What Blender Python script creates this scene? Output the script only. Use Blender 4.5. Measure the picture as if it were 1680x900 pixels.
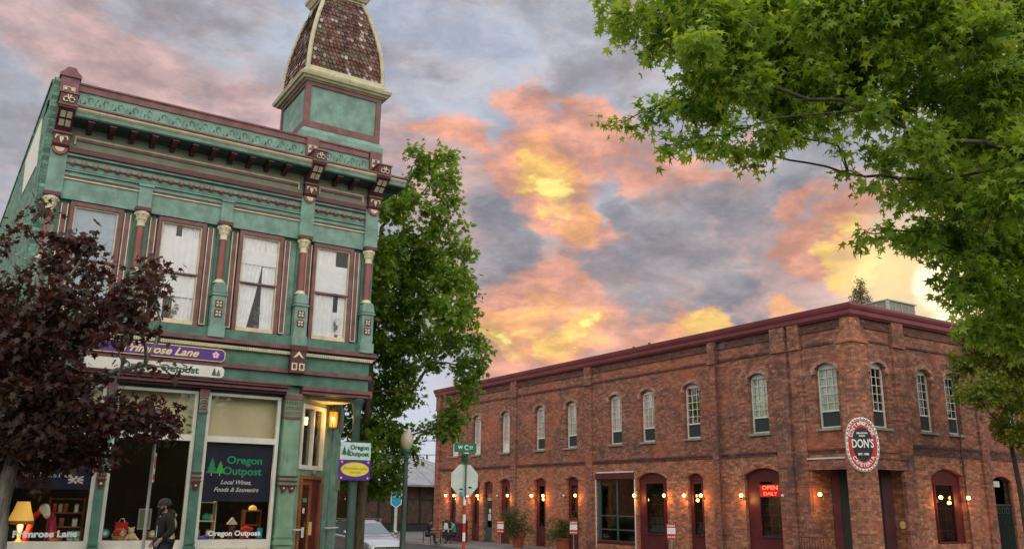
import bpy, math, random
import numpy as np
from mathutils import Vector, Matrix, Quaternion
R=math.radians
rnd=random.Random(11)
for o in list(bpy.data.objects): bpy.data.objects.remove(o)
SC=bpy.context.scene; COL=SC.collection
# ------------------------------------------------------------------ camera
YAW,PIT,ROL=R(32.2658),R(14.6992),R(0.7495)
fw=Vector((math.sin(YAW)*math.cos(PIT),math.cos(YAW)*math.cos(PIT),math.sin(PIT)))
r0=Vector((math.cos(YAW),-math.sin(YAW),0)); u0=r0.cross(fw)
rr=r0*math.cos(ROL)+u0*math.sin(ROL); uu=-r0*math.sin(ROL)+u0*math.cos(ROL)
cd=bpy.data.cameras.new('camera'); cam=bpy.data.objects.new('camera',cd); COL.objects.link(cam)
cd.sensor_width=36; cd.lens=1425.31/1680*36; cd.clip_start=.1; cd.clip_end=4000
m=Matrix((rr,uu,-fw)).transposed().to_4x4(); m.translation=Vector((0,0,1.6)); cam.matrix_world=m
SC.camera=cam
# ------------------------------------------------------------------ world (sunset sky with clouds)
SUN_AZ,SUN_EL=R(59),R(9)
W=bpy.data.worlds.new('World'); SC.world=W; W.use_nodes=True
nt=W.node_tree; N=nt.nodes; L=nt.links; N.clear()
class G:
    def __init__(s,nt): s.N=nt.nodes; s.L=nt.links
    def n(s,t,**k):
        n=s.N.new(t)
        for a,b in k.items(): setattr(n,a,b)
        return n
    def set(s,n,i,v):
        if hasattr(v,'is_linked') or isinstance(v,bpy.types.NodeSocket): s.L.new(v,n.inputs[i])
        else: n.inputs[i].default_value=v
    def math(s,op,a,b=None,c=None,clamp=False):
        n=s.n('ShaderNodeMath',operation=op,use_clamp=clamp); s.set(n,0,a)
        if b is not None: s.set(n,1,b)
        if c is not None: s.set(n,2,c)
        return n.outputs[0]
    def vmath(s,op,a,b=None,scale=None):
        n=s.n('ShaderNodeVectorMath',operation=op); s.set(n,0,a)
        if b is not None: s.set(n,1,b)
        if scale is not None: s.set(n,'Scale',scale)
        return n.outputs['Value'] if op in('DOT_PRODUCT','LENGTH') else n.outputs[0]
    def noise(s,v,scale,detail=4,rough=.55,col=False,dist=0):
        n=s.n('ShaderNodeTexNoise'); s.set(n,'Vector',v); s.set(n,'Scale',scale); s.set(n,'Detail',detail); s.set(n,'Roughness',rough); s.set(n,'Distortion',dist)
        return n.outputs['Color' if col else 'Fac']
    def mix(s,f,a,b,mode='MIX'):
        n=s.n('ShaderNodeMix',data_type='RGBA',blend_type=mode)
        s.set(n,0,f)
        for i,v in ((6,a),(7,b)):
            if isinstance(v,tuple) and len(v)==3: v=(*v,1)
            s.set(n,i,v)
        return n.outputs[2]
    def smooth(s,v,a,b,o0=0.,o1=1.):
        n=s.n('ShaderNodeMapRange',interpolation_type='SMOOTHSTEP'); s.set(n,0,v)
        for i,x in enumerate((a,b,o0,o1)): s.set(n,i+1,x)
        return n.outputs[0]
g=G(nt)
tc=g.n('ShaderNodeTexCoord').outputs['Generated']
dirn=g.vmath('NORMALIZE',tc)
sep=g.n('ShaderNodeSeparateXYZ'); L.new(dirn,sep.inputs[0])
# flatten clouds toward the horizon
cv=g.n('ShaderNodeCombineXYZ'); L.new(sep.outputs[0],cv.inputs[0]); L.new(sep.outputs[1],cv.inputs[1]); L.new(g.math('MULTIPLY',sep.outputs[2],2.1),cv.inputs[2])
cvec=cv.outputs[0]
wn=g.noise(cvec,4.2,5,.6,col=True)
warp=g.vmath('SCALE',g.vmath('SUBTRACT',wn,(.5,.5,.5)),scale=.24)
wn2=g.noise(cvec,14,5,.62,col=True)
warp2=g.vmath('SCALE',g.vmath('SUBTRACT',wn2,(.5,.5,.5)),scale=.07)
wdir=g.vmath('NORMALIZE',g.vmath('ADD',g.vmath('ADD',dirn,warp),warp2))
sdir=g.vmath('NORMALIZE',g.vmath('ADD',dirn,g.vmath('SCALE',warp,scale=.35)))
def dvec(az,el): return (math.sin(R(az))*math.cos(R(el)),math.cos(R(az))*math.cos(R(el)),math.sin(R(el)))
SK_ORANGE=[(33.4,23.1,2.95),(37.3,23.3,2.73),(41.6,22.1,2.32),(45.2,21.0,2.27),(47.9,20.6,1.67),(31.3,20.7,2.39),(34.7,19.5,2.79),(36.6,17.3,1.4),(27.0,22.9,1.95),(38.3,15.9,1.79),(32.7,11.9,3.01),(36.4,11.9,2.79),(31.9,8.7,2.39),(36.0,9.1,2.78),(40.4,10.3,2.35),(42.5,11.8,1.56),(52.8,16.5,1.6),(56.0,16.2,1.53)]
SK_PINK=[(49.0,16.2,2.6),(52.3,15.2,2.86),(55.6,15.7,2.4),(11.3,23.3,3.13),(14.9,23.1,2.17),(23.6,22.4,2.32),(26.2,20.5,2.76),(1.8,26.1,3.27),(29.0,13.8,2.81),(43.0,14.6,3.5),(45.9,10.2,3.03),(49.5,12.4,2.95),(5.8,25.3,2.88)]
SK_PEACH=[(33.9,20.7,2.46),(36.2,18.1,1.52),(33.1,10.9,2.0),(36.2,10.5,1.99),(55.5,14.8,1.65),(44.4,10.8,2.11),(50.2,11.7,1.09)]
SK_YEL=[(33.4,20.1,1.67),(34.3,18.7,1.04),(32.6,21.3,0.87),(32.0,10.0,1.36),(35.8,10.8,1.44),(34.7,10.3,0.88),(45.0,10.9,1.83),(54.7,15.1,1.18),(56.2,14.7,1.53),(57.9,14.0,1.66)]
SK_CORE=[(33.6,19.8,0.96),(32.4,9.9,0.56),(36.2,10.9,0.64),(56.4,14.6,0.95)]
SK_SUNW=[(59.4,12.4,2.0),(60.0,10.0,2.37),(62.2,11.4,2.75)]
SK_GREY=[(43.9,17.7,3.86),(48.4,19.0,2.6),(40.1,14.3,3.16),(39.8,18.7,1.58),(46.1,14.5,2.66),(30.6,15.9,2.41),(52.4,20.5,2.13),(48.9,9.3,2.2)]

def blob(az,el,r_in,r_out,src=None):
    d=g.vmath('DOT_PRODUCT',src or wdir,dvec(az,el))
    return g.smooth(d,math.cos(R(r_out)),math.cos(R(r_in)))
n1=g.noise(cvec,3.2,6,.58); n2=g.noise(cvec,8.5,7,.62); n3=g.noise(cvec,22,5,.62)
def cent(n,k): return g.math('MULTIPLY',g.math('SUBTRACT',n,.5),k)
def field(lst,spread=1.35,inner=.15,src=None):
    r=None
    for az,el,rad in lst:
        b=blob(az,el,rad*inner,rad*spread,src); r=b if r is None else g.math('MAXIMUM',r,b)
    return r
def cloudy(f,k2,k3,lo,hi): return g.smooth(g.math('ADD',g.math('ADD',f,cent(n2,k2)),cent(n3,k3)),lo,hi)
grey=g.mix(g.smooth(n1,.38,.62),(.33,.34,.375),(.45,.465,.52))
grey=g.mix(g.smooth(n2,.52,.68,0,.55),grey,(.27,.265,.29))
high=g.smooth(sep.outputs[2],.30,.50)
grey=g.mix(g.math('MULTIPLY',high,g.smooth(n2,.66,.40)),grey,(.42,.46,.56))
warm=g.smooth(sep.outputs[2],.12,.40,.55,.12)
col=g.mix(g.math('MULTIPLY',warm,g.smooth(n2,.38,.6)),grey,(.62,.40,.34))
def layer(col,fac,c,w=1.):
    return g.mix(g.math('MULTIPLY',fac,w,clamp=True),col,c)
def tone(c,k=.35):
    """cloud colour with darker and lighter billows"""
    d=g.mix(g.smooth(n3,.30,.70),tuple(x*(1-k) for x in c),tuple(x*(1+k*.5) for x in c)); return g.mix(g.smooth(n2,.46,.66,0,.6),d,tuple(x*(1-k*1.1)*y for x,y in zip(c,(.85,.9,1.05))))
col=layer(col,cloudy(field(SK_PINK,1.8,.05),.8,.35,.05,1.1),tone((.64,.40,.36),.2),.75)
col=layer(col,cloudy(field(SK_ORANGE,1.6,.02),1.3,.85,.20,.95),tone((.85,.37,.235),.25),.86)
col=layer(col,cloudy(field(SK_GREY,1.6,.05),1.1,.5,.35,1.05),tone((.28,.28,.31),.2),.88)
col=layer(col,cloudy(field(SK_PEACH,1.5,.02),1.2,.95,.32,1.05),tone((.97,.46,.18),.22),.82)
col=layer(col,cloudy(field(SK_YEL,1.45,.02),1.0,.95,.42,1.1),tone((1.02,.66,.17),.22),.82)
col=layer(col,cloudy(field(SK_CORE,1.5,.05),.8,.5,.35,1.1),(1.08,.92,.28),.9)
fine=g.noise(g.vmath('ADD',cvec,g.vmath('SCALE',warp,scale=.8)),11,9,.66); mid_=g.noise(cvec,5.5,7,.6)
col=g.mix(1.,col,g.mix(g.smooth(fine,.36,.66),(.88,.89,.92),(1.22,1.20,1.17)),'MULTIPLY')
col=g.mix(1.,col,g.mix(g.smooth(mid_,.36,.62),(.92,.93,.95),(1.12,1.11,1.10)),'MULTIPLY')
col=layer(col,field([(58.4,13.3,4.2)],1.3,.1,sdir),(1.08,.80,.42),.75)
col=layer(col,cloudy(field(SK_SUNW,1.2,.25,sdir),.5,.3,.3,.85),(1.5,1.22,.80),1.)
# the white lower strip between the buildings (west of the sunset)
lowb=blob(25,4.5,2.5,7.5,sdir)
col=layer(col,lowb,(.62,.66,.78),.85)
# the bright sky on the other side (behind the photographer) and overhead
back=g.vmath('DOT_PRODUCT',dirn,dvec(212,20))
bk=g.smooth(back,-.15,.75)
col=g.mix(bk,col,g.mix(g.smooth(n1,.4,.62),(1.55,1.52,1.50),(2.7,2.48,2.15)))
ov=g.smooth(sep.outputs[2],.55,.9)
col=g.mix(ov,col,(1.35,1.4,1.52))
# below the horizon
col=g.mix(g.smooth(sep.outputs[2],-.03,-.005),(.12,.11,.10),col)
bgc=g.n('ShaderNodeBackground'); L.new(col,bgc.inputs[0]); bgc.inputs[1].default_value=1.08
sky=g.n('ShaderNodeTexSky',sky_type='NISHITA'); sky.sun_disc=False; sky.sun_elevation=SUN_EL; sky.sun_rotation=SUN_AZ
bgs=g.n('ShaderNodeBackground'); L.new(sky.outputs[0],bgs.inputs[0]); bgs.inputs[1].default_value=.05
sky.dust_density=.3
ad=g.n('ShaderNodeMixShader'); ad.inputs[0].default_value=.88; L.new(bgs.outputs[0],ad.inputs[1]); L.new(bgc.outputs[0],ad.inputs[2])
wo=g.n('ShaderNodeOutputWorld'); L.new(ad.outputs[0],wo.inputs[0])
# ------------------------------------------------------------------ sun
sl=bpy.data.lights.new('sun','SUN'); sl.energy=1.2; sl.angle=R(10); sl.color=(1,.78,.52)
so=bpy.data.objects.new('sun',sl); COL.objects.link(so)
sd=Vector((math.sin(SUN_AZ)*math.cos(SUN_EL),math.cos(SUN_AZ)*math.cos(SUN_EL),math.sin(SUN_EL)))
so.rotation_euler=sd.to_track_quat('Z','Y').to_euler()
SC.view_settings.view_transform='Standard'; SC.view_settings.look='None'; SC.view_settings.gamma=1; SC.view_settings.use_curve_mapping=False
SC.view_settings.exposure=0.0
SC.cycles.max_bounces=6; SC.cycles.transparent_max_bounces=12; SC.cycles.caustics_reflective=False; SC.cycles.caustics_refractive=False
try: SC.cycles.use_denoising=True
except Exception: pass

# ------------------------------------------------------------------ materials
MATS={}
def newmat(name):
    m=bpy.data.materials.new(name); m.use_nodes=True; m.node_tree.nodes.clear(); MATS[name]=m
    g=G(m.node_tree); out=g.n('ShaderNodeOutputMaterial'); return m,g,out
def princ(g,out,**k):
    p=g.n('ShaderNodeBsdfPrincipled'); g.L.new(p.outputs[0],out.inputs[0])
    for a,b in k.items(): g.set(p,a,b)
    return p
def bump(g,p,h,strength=.2,dist=.02):
    b=g.n('ShaderNodeBump'); b.inputs['Strength'].default_value=strength; b.inputs['Distance'].default_value=dist
    g.L.new(h,b.inputs['Height']); g.L.new(b.outputs[0],p.inputs['Normal'])
def paint(name,c,rough=.5,var=.18,scale=2.5,streak=True,metal=0.,bmp=.15,dirt=(.06,.05,.04),dirtamt=.25):
    m,g,out=newmat(name)
    pos=g.n('ShaderNodeNewGeometry').outputs['Position']
    a=g.noise(pos,scale,5,.6)
    st=g.n('ShaderNodeVectorMath',operation='MULTIPLY'); g.set(st,0,pos); st.inputs[1].default_value=(9,9,.9)
    b=g.noise(st.outputs[0],1.3,4,.6)
    c2=tuple(min(1,x*(1+var)) for x in c); c1=tuple(x*(1-var) for x in c)
    col=g.mix(g.smooth(a,.3,.7),(*c1,1),(*c2,1))
    if streak: col=g.mix(g.smooth(b,.58,.8,0,dirtamt),col,(*dirt,1))
    f=g.noise(pos,28,3,.6)
    p=princ(g,out,**{'Base Color':col,'Roughness':rough,'Metallic':metal})
    p.inputs['Roughness'].default_value=rough
    bump(g,p,g.math('ADD',f,a),bmp,.01)
    return m
def flat(name,c,rough=.5,metal=0.,emit=None,es=0.):
    m,g,out=newmat(name); p=princ(g,out,**{'Base Color':(*c,1),'Roughness':rough,'Metallic':metal})
    pos=g.n('ShaderNodeNewGeometry').outputs['Position']
    a=g.noise(pos,6,3,.6); g.L.new(g.mix(g.smooth(a,.3,.7),tuple(x*.9 for x in c),tuple(min(1,x*1.07) for x in c)),p.inputs['Base Color'])
    if emit: p.inputs['Emission Color'].default_value=(*emit,1); p.inputs['Emission Strength'].default_value=es
    return m
def glow(name,c,s):
    m,g,out=newmat(name); e=g.n('ShaderNodeEmission'); e.inputs[0].default_value=(*c,1); e.inputs[1].default_value=s; g.L.new(e.outputs[0],out.inputs[0]); return m
def brick(name,ca,cb,mort,soot=.5,eff=.35,orange=.3):
    m,g,out=newmat(name)
    geo=g.n('ShaderNodeNewGeometry'); sp=g.n('ShaderNodeSeparateXYZ'); g.L.new(geo.outputs['Position'],sp.inputs[0])
    u=g.math('ADD',sp.outputs[0],sp.outputs[1])
    cb_=g.n('ShaderNodeCombineXYZ'); g.L.new(u,cb_.inputs[0]); g.L.new(sp.outputs[2],cb_.inputs[1])
    pos=geo.outputs['Position']
    wob=g.vmath('SCALE',g.vmath('SUBTRACT',g.noise(pos,3,2,.5,col=True),(.5,.5,.5)),scale=.012)
    bt=g.n('ShaderNodeTexBrick'); g.L.new(g.vmath('ADD',cb_.outputs[0],wob),bt.inputs['Vector'])
    bt.inputs['Scale'].default_value=1; bt.inputs['Brick Width'].default_value=.25; bt.inputs['Row Height'].default_value=.088
    bt.inputs['Mortar Size'].default_value=.0075; bt.inputs['Mortar Smooth'].default_value=.3; bt.inputs['Bias'].default_value=-.1
    bt.inputs['Color1'].default_value=(*ca,1); bt.inputs['Color2'].default_value=(*cb,1); bt.inputs['Mortar'].default_value=(*mort,1)
    col=bt.outputs['Color']
    row=g.math('FLOOR',g.math('DIVIDE',sp.outputs[2],.088)); uo=g.math('ADD',g.math('DIVIDE',u,.25),g.math('MULTIPLY',g.math('MODULO',row,2.),.5))
    wc_=g.n('ShaderNodeCombineXYZ'); g.L.new(g.math('FLOOR',uo),wc_.inputs[0]); g.L.new(row,wc_.inputs[1]); wnz=g.n('ShaderNodeTexWhiteNoise'); g.L.new(wc_.outputs[0],wnz.inputs['Vector'])
    cell=g.n('ShaderNodeMapRange'); g.L.new(wnz.outputs['Value'],cell.inputs[0]); cell.inputs[3].default_value=.50; cell.inputs[4].default_value=1.5
    mul=g.n('ShaderNodeVectorMath',operation='SCALE'); g.L.new(col,mul.inputs[0]); g.L.new(cell.outputs[0],mul.inputs['Scale']); col=mul.outputs[0]
    a=g.noise(pos,.75,6,.62); b=g.noise(pos,2.1,6,.7); c=g.noise(pos,9,5,.75); d=g.noise(pos,.42,4,.6)
    col=g.mix(g.smooth(c,.40,.62,0,.72),col,(ca[0]*.40,ca[1]*.42,ca[2]*.5))
    col=g.mix(g.smooth(g.noise(pos,5.2,5,.75),.56,.68,0,.5),col,(min(1,ca[0]*1.3),ca[1]*1.45,ca[2]*1.5))
    col=g.mix(g.smooth(d,.50,.66,0,orange),col,(.50,.13,.06))
    col=g.mix(g.smooth(b,.57,.72,0,eff),col,(.50,.36,.29))
    col=g.mix(g.smooth(g.noise(pos,17,4,.8),.60,.68,0,.8),col,(.56,.43,.35))
    col=g.mix(g.smooth(a,.54,.72,0,soot),col,(.075,.05,.04))
    p=princ(g,out,**{'Base Color':col,'Roughness':.88})
    hh=g.math('SUBTRACT',g.math('MULTIPLY',c,.8),bt.outputs['Fac'])
    bump(g,p,hh,.55,.02)
    return m
M={}
M['green']=paint('sage_paint',(.185,.315,.25),.6,.26,3.2,dirtamt=.6,bmp=.3)
M['greend']=paint('green_paint',(.082,.195,.135),.55,.28,3,dirtamt=.55,bmp=.3)
M['greenl']=paint('light_green_paint',(.21,.35,.225),.55,.2,3,dirtamt=.5)
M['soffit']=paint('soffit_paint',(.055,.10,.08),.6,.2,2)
M['mauve']=paint('mauve_paint',(.185,.078,.078),.55,.28,4,dirtamt=.5)
M['maroon']=paint('maroon_paint',(.105,.028,.028),.5,.25,3)
M['olive2']=paint('beige_sheet_metal',(.24,.225,.175),.6,.12,1.5,dirtamt=.4)
M['polegreend']=flat('black_green_porch_shade',(.02,.028,.022),.5)  # near-black: the dark inside the porch recess is put into this colour
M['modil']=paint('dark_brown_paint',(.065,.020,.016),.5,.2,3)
M['bead']=paint('bead_paint',(.36,.16,.14),.4,.1,3,streak=False)
M['column']=paint('column_paint',(.26,.085,.07),.5,.15,3)
M['cream']=paint('cream_paint',(.72,.64,.43),.55,.14,4,dirtamt=.4)
M['creamy']=paint('yellow_cream_paint',(.52,.48,.30),.6,.16,4,dirtamt=.5)
M['white']=paint('white_paint',(.78,.75,.66),.5,.08,3,dirtamt=.15)
M['olive']=paint('olive_panel_paint',(.20,.22,.15),.6,.2,2)
M['sidebrick']=brick('painted_side_brick',(.12,.27,.19),(.20,.34,.24),(.10,.17,.13),.4,.3,0.)
M['brick']=brick('red_brick',(.385,.145,.082),(.175,.06,.04),(.29,.205,.15),.85,.6,.5)
M['brickh']=brick('arch_brick',(.50,.24,.16),(.30,.12,.08),(.50,.40,.32),.4,.8,.1)
M['brickp']=brick('pier_brick',(.36,.14,.085),(.17,.06,.042),(.27,.19,.14),.95,.6,.3)
M['brickl']=brick('lower_brick',(.52,.205,.105),(.27,.09,.05),(.36,.25,.17),.45,.45,.4)
M['brickd']=brick('dark_brick',(.15,.055,.042),(.09,.04,.032),(.12,.085,.07),.6,.3,.1)
M['corn']=paint('red_cornice_paint',(.21,.052,.062),.38,.15,1.2,dirtamt=.3,bmp=.05)
M['redp']=paint('dark_red_paint',(.105,.016,.019),.45,.25,2,dirtamt=.4)
M['sill']=paint('stone_sill',(.27,.27,.20),.8,.25,5)
M['shingle']=None
M['wood']=paint('varnished_wood',(.30,.10,.035),.35,.3,6)
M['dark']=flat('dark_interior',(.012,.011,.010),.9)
M['tan']=paint('tan_plaster',(.74,.66,.40),.8,.1,1,streak=False)
M['iron']=flat('dark_iron',(.03,.045,.04),.5)
M['black']=flat('black_enamel',(.015,.015,.016),.4)
M['polegreen']=paint('pole_green_paint',(.055,.10,.085),.45,.15,3)
M['steel']=paint('galvanized_steel',(.42,.43,.42),.42,.12,5,metal=.6,dirtamt=.2)
M['whitesteel']=paint('back_of_sign_metal',(.62,.68,.60),.5,.1,4,dirtamt=.25)
M['purple']=flat('purple_enamel',(.10,.025,.26),.4)
M['yellow']=flat('yellow_enamel',(.85,.72,.07),.4)
M['yellowd']=flat('ochre_ink',(.55,.40,.03),.5)
M['mint']=flat('pale_mint_enamel',(.58,.78,.68),.4)
M['inkgreen']=flat('dark_green_ink',(.02,.12,.08),.5)
M['gold']=flat('gold_lettering',(.90,.72,.28),.4)
M['pinkish']=flat('pink_petal_paint',(.85,.55,.65),.5)
M['lit_green']=flat('bright_green_lettering',(.03,.42,.22),.5)
M['lit_greenb']=flat('leaf_green_lettering',(.06,.62,.12),.5)
M['chalk']=flat('white_lettering',(.85,.85,.82),.5)
M['navy']=flat('navy_board',(.012,.014,.05),.6)
M['red']=flat('red_enamel',(.55,.03,.02),.4)
M['blue']=flat('bright_blue_enamel',(.02,.36,.55),.4)
M['signgreen']=flat('street_sign_green',(.0,.17,.075),.4)
M['asphalt']=paint('asphalt_surface',(.05,.05,.052),.85,.25,1.5,streak=False,bmp=.5)
M['concrete']=paint('concrete_paving',(.145,.138,.125),.85,.2,1.5,bmp=.3)
M['kerb']=paint('kerb_concrete',(.38,.36,.33),.85,.15,2)
M['stripe']=paint('road_marking_white',(.7,.7,.66),.7,.15,6)
M['skin']=flat('skin',(.48,.27,.19),.55)
M['jacket']=paint('dark_jacket_cloth',(.020,.015,.012),.9,.3,9,streak=False)
M['blackcloth']=paint('black_cloth',(.014,.014,.016),.9,.3,9,streak=False)
M['jeans']=paint('dark_trouser_cloth',(.03,.032,.042),.9,.3,9,streak=False)
M['beanie']=paint('grey_knit',(.045,.048,.046),.95,.3,20,streak=False)
M['beard']=paint('dark_hair',(.02,.012,.008),.9,.3,20,streak=False)
M['tealcloth']=flat('teal_cloth',(.03,.42,.30),.8)
M['pinkcloth']=flat('pale_pink_cloth',(.6,.42,.40),.8)
M['redcloth']=paint('red_cloth',(.62,.025,.03),.8,.2,9,streak=False)
M['magcloth']=flat('magenta_cloth',(.40,.02,.11),.8)
M['capcloth']=flat('pale_cap_cloth',(.70,.68,.64),.8)
M['terracotta']=paint('terracotta_clay',(.38,.10,.05),.8,.15,6)
M['carpaint']=None
M['tyre']=flat('tyre_rubber',(.015,.015,.015),.8)
M['chrome']=flat('bright_metal',(.6,.6,.6),.25,1.)
M['basket']=paint('wicker',(.45,.27,.09),.8,.3,25,streak=False)
M['curtain']=flat('white_curtain',(.97,.985,.97),.9)
M['roofmetal']=paint('pale_metal_roof',(.27,.265,.275),.55,.15,1.5)
M['peach']=paint('peach_stucco',(.72,.38,.20),.8,.1,1.5)
M['fence']=paint('dark_stained_wood',(.085,.05,.038),.7,.35,3)
M['bluegrey']=flat('blue_grey_sky_sheet',(.36,.47,.55),.5)  # mirrored sky put into the colour
M['pinkblind']=paint('pale_blind',(.82,.72,.66),.8,.06,3,streak=False)
M['greyblind']=paint('grey_green_blind',(.58,.66,.56),.8,.12,6,streak=False)
for o_ in ('carpaint','silver'):
    m,g,out=newmat('pearl_white_car_paint'); p=princ(g,out,**{'Base Color':(.42,.42,.43,1),'Roughness':.25,'Metallic':.55}); p.inputs['Coat Weight'].default_value=.8; p.inputs['Coat Roughness'].default_value=.05; M[o_]=m
def bark(name,c):
    m,g,out=newmat(name); pos=g.n('ShaderNodeNewGeometry').outputs['Position']
    st=g.n('ShaderNodeVectorMath',operation='MULTIPLY'); g.set(st,0,pos); st.inputs[1].default_value=(14,14,3)
    a=g.noise(st.outputs[0],1,5,.7); b=g.noise(pos,3,4,.6)
    col=g.mix(g.smooth(a,.35,.65),tuple(x*.5 for x in c),tuple(x*1.25 for x in c)); col=g.mix(g.smooth(b,.5,.7,0,.4),col,(.12,.14,.06))
    p=princ(g,out,**{'Base Color':col,'Roughness':.9}); bump(g,p,a,.8,.03); return m
M['bark']=bark('brown_bark',(.15,.105,.06)); M['barkg']=bark('grey_bark',(.30,.28,.24)); M['barkd']=bark('dark_bark',(.06,.05,.035))
def leafmat(name,ramp,trans=.35,tcol=None):
    m,g,out=newmat(name)
    geo=g.n('ShaderNodeNewGeometry'); r_=geo.outputs['Random Per Island']
    cr=g.n('ShaderNodeValToRGB'); g.L.new(r_,cr.inputs[0]); el=cr.color_ramp.elements
    el[0].position=0; el[0].color=(*ramp[0],1); el[1].position=1; el[1].color=(*ramp[-1],1)
    for i,c in enumerate(ramp[1:-1]): e=el.new((i+1)/(len(ramp)-1)); e.color=(*c,1)
    cl=g.noise(geo.outputs['Position'],.9,3,.6)
    col=g.mix(g.smooth(cl,.4,.62),cr.outputs[0],g.mix(.5,cr.outputs[0],(*ramp[-1],1)))
    p=g.n('ShaderNodeBsdfPrincipled'); g.set(p,'Base Color',col); p.inputs['Roughness'].default_value=.5; p.inputs['Specular IOR Level'].default_value=.35
    t=g.n('ShaderNodeBsdfTranslucent'); g.set(t,'Color',g.mix(1.,col,tcol or (1.9,1.7,.8),'MULTIPLY') )
    mx_=g.n('ShaderNodeMixShader'); mx_.inputs[0].default_value=trans; g.L.new(p.outputs[0],mx_.inputs[1]); g.L.new(t.outputs[0],mx_.inputs[2]); g.L.new(mx_.outputs[0],out.inputs[0]); return m
M['leafg']=leafmat('star_leaf',[(.055,.13,.010),(.11,.22,.016),(.18,.31,.028),(.33,.43,.07)],.5)
M['leafm']=leafmat('maple_leaf',[(.055,.12,.011),(.10,.19,.015),(.19,.30,.03)],.4)
M['leafs']=leafmat('street_tree_leaf',[(.06,.11,.012),(.12,.18,.02),(.26,.29,.04)],.4)
M['leafr']=leafmat('dark_red_maple_leaf',[(.026,.012,.012),(.050,.020,.018),(.09,.028,.028),(.055,.034,.02),(.07,.055,.026)],.3,(2.4,1.,.8))
M['leafp']=leafmat('shrub_leaf',[(.03,.06,.01),(.06,.10,.02),(.12,.14,.04)],.3)
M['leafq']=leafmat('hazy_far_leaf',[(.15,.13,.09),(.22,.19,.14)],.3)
m,g,out=newmat('wooden_shingle')
geo=g.n('ShaderNodeNewGeometry'); cr=g.n('ShaderNodeValToRGB'); g.L.new(geo.outputs['Random Per Island'],cr.inputs[0]); e=cr.color_ramp.elements
e[0].color=(.05,.03,.026,1); e[1].color=(.55,.48,.43,1); e[1].position=1
for p_,c_ in ((.35,(.12,.045,.032)),(.6,(.17,.075,.055)),(.86,(.19,.13,.10))): q=e.new(p_); q.color=(*c_,1)
nz=g.noise(geo.outputs['Position'],2.3,3,.6)
p=princ(g,out,**{'Base Color':g.mix(g.smooth(nz,.5,.66,0,.45),cr.outputs[0],(.15,.15,.09)),'Roughness':.85}); bump(g,p,g.noise(geo.outputs['Position'],40,3,.6),.4,.01)
M['shingle']=m
def glassmat(name,tint=(.75,.8,.78),refl=.10,rough=.01,gcol=(1,1,1),fk=.8):
    m,g,out=newmat(name)
    t=g.n('ShaderNodeBsdfTransparent'); t.inputs[0].default_value=(*tint,1)
    gl=g.n('ShaderNodeBsdfGlossy'); gl.inputs['Roughness'].default_value=rough; gl.inputs[0].default_value=(*gcol,1)
    pos=g.n('ShaderNodeNewGeometry').outputs['Position']
    b=g.n('ShaderNodeBump'); b.inputs['Strength'].default_value=.08; b.inputs['Distance'].default_value=.05; g.L.new(g.noise(pos,1.1,2,.5),b.inputs['Height']); g.L.new(b.outputs[0],gl.inputs['Normal'])
    lw=g.n('ShaderNodeLayerWeight'); lw.inputs[0].default_value=.35
    f=g.math('ADD',g.math('MULTIPLY',lw.outputs['Fresnel'],fk),refl,clamp=True)
    mx_=g.n('ShaderNodeMixShader'); g.L.new(f,mx_.inputs[0]); g.L.new(t.outputs[0],mx_.inputs[1]); g.L.new(gl.outputs[0],mx_.inputs[2]); g.L.new(mx_.outputs[0],out.inputs[0]); return m
M['glass']=glassmat('window_glass',(1,1,1),.0,fk=.42)
M['glassd']=glassmat('dim_window_glass',(.5,.53,.5),.015,fk=.55)
M['glassb']=glassmat('clear_sash_glass',(.97,.97,.96),.0,fk=.45)
M['screen']=flat('insect_screen',(.035,.042,.04),.9)
M['glasss']=glassmat('shop_window_glass',(.95,.96,.93),.0,fk=.38)
M['carglass']=glassmat('car_glass',(.15,.18,.18),.22)
M['lampglow']=glow('warm_bulb_glow',(1.,.50,.12),16.)
M['bulbw']=glow('shop_bulb_glow',(1.,.85,.6),12.)
M['shade']=flat('lit_lampshade',(.8,.6,.2),.8,emit=(1.,.48,.08),es=.55)
M['neon']=glow('red_neon',(1.,.12,.06),2.6)
M['neonback']=flat('neon_backing',(.30,.01,.008),.5,emit=(1,.015,.01),es=.28)
M['lantglass']=flat('amber_lantern_glass',(.6,.25,.05),.3,emit=(1.,.36,.05),es=.32)
M['globe']=flat('lamp_globe',(.62,.56,.40),.35)

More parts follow.
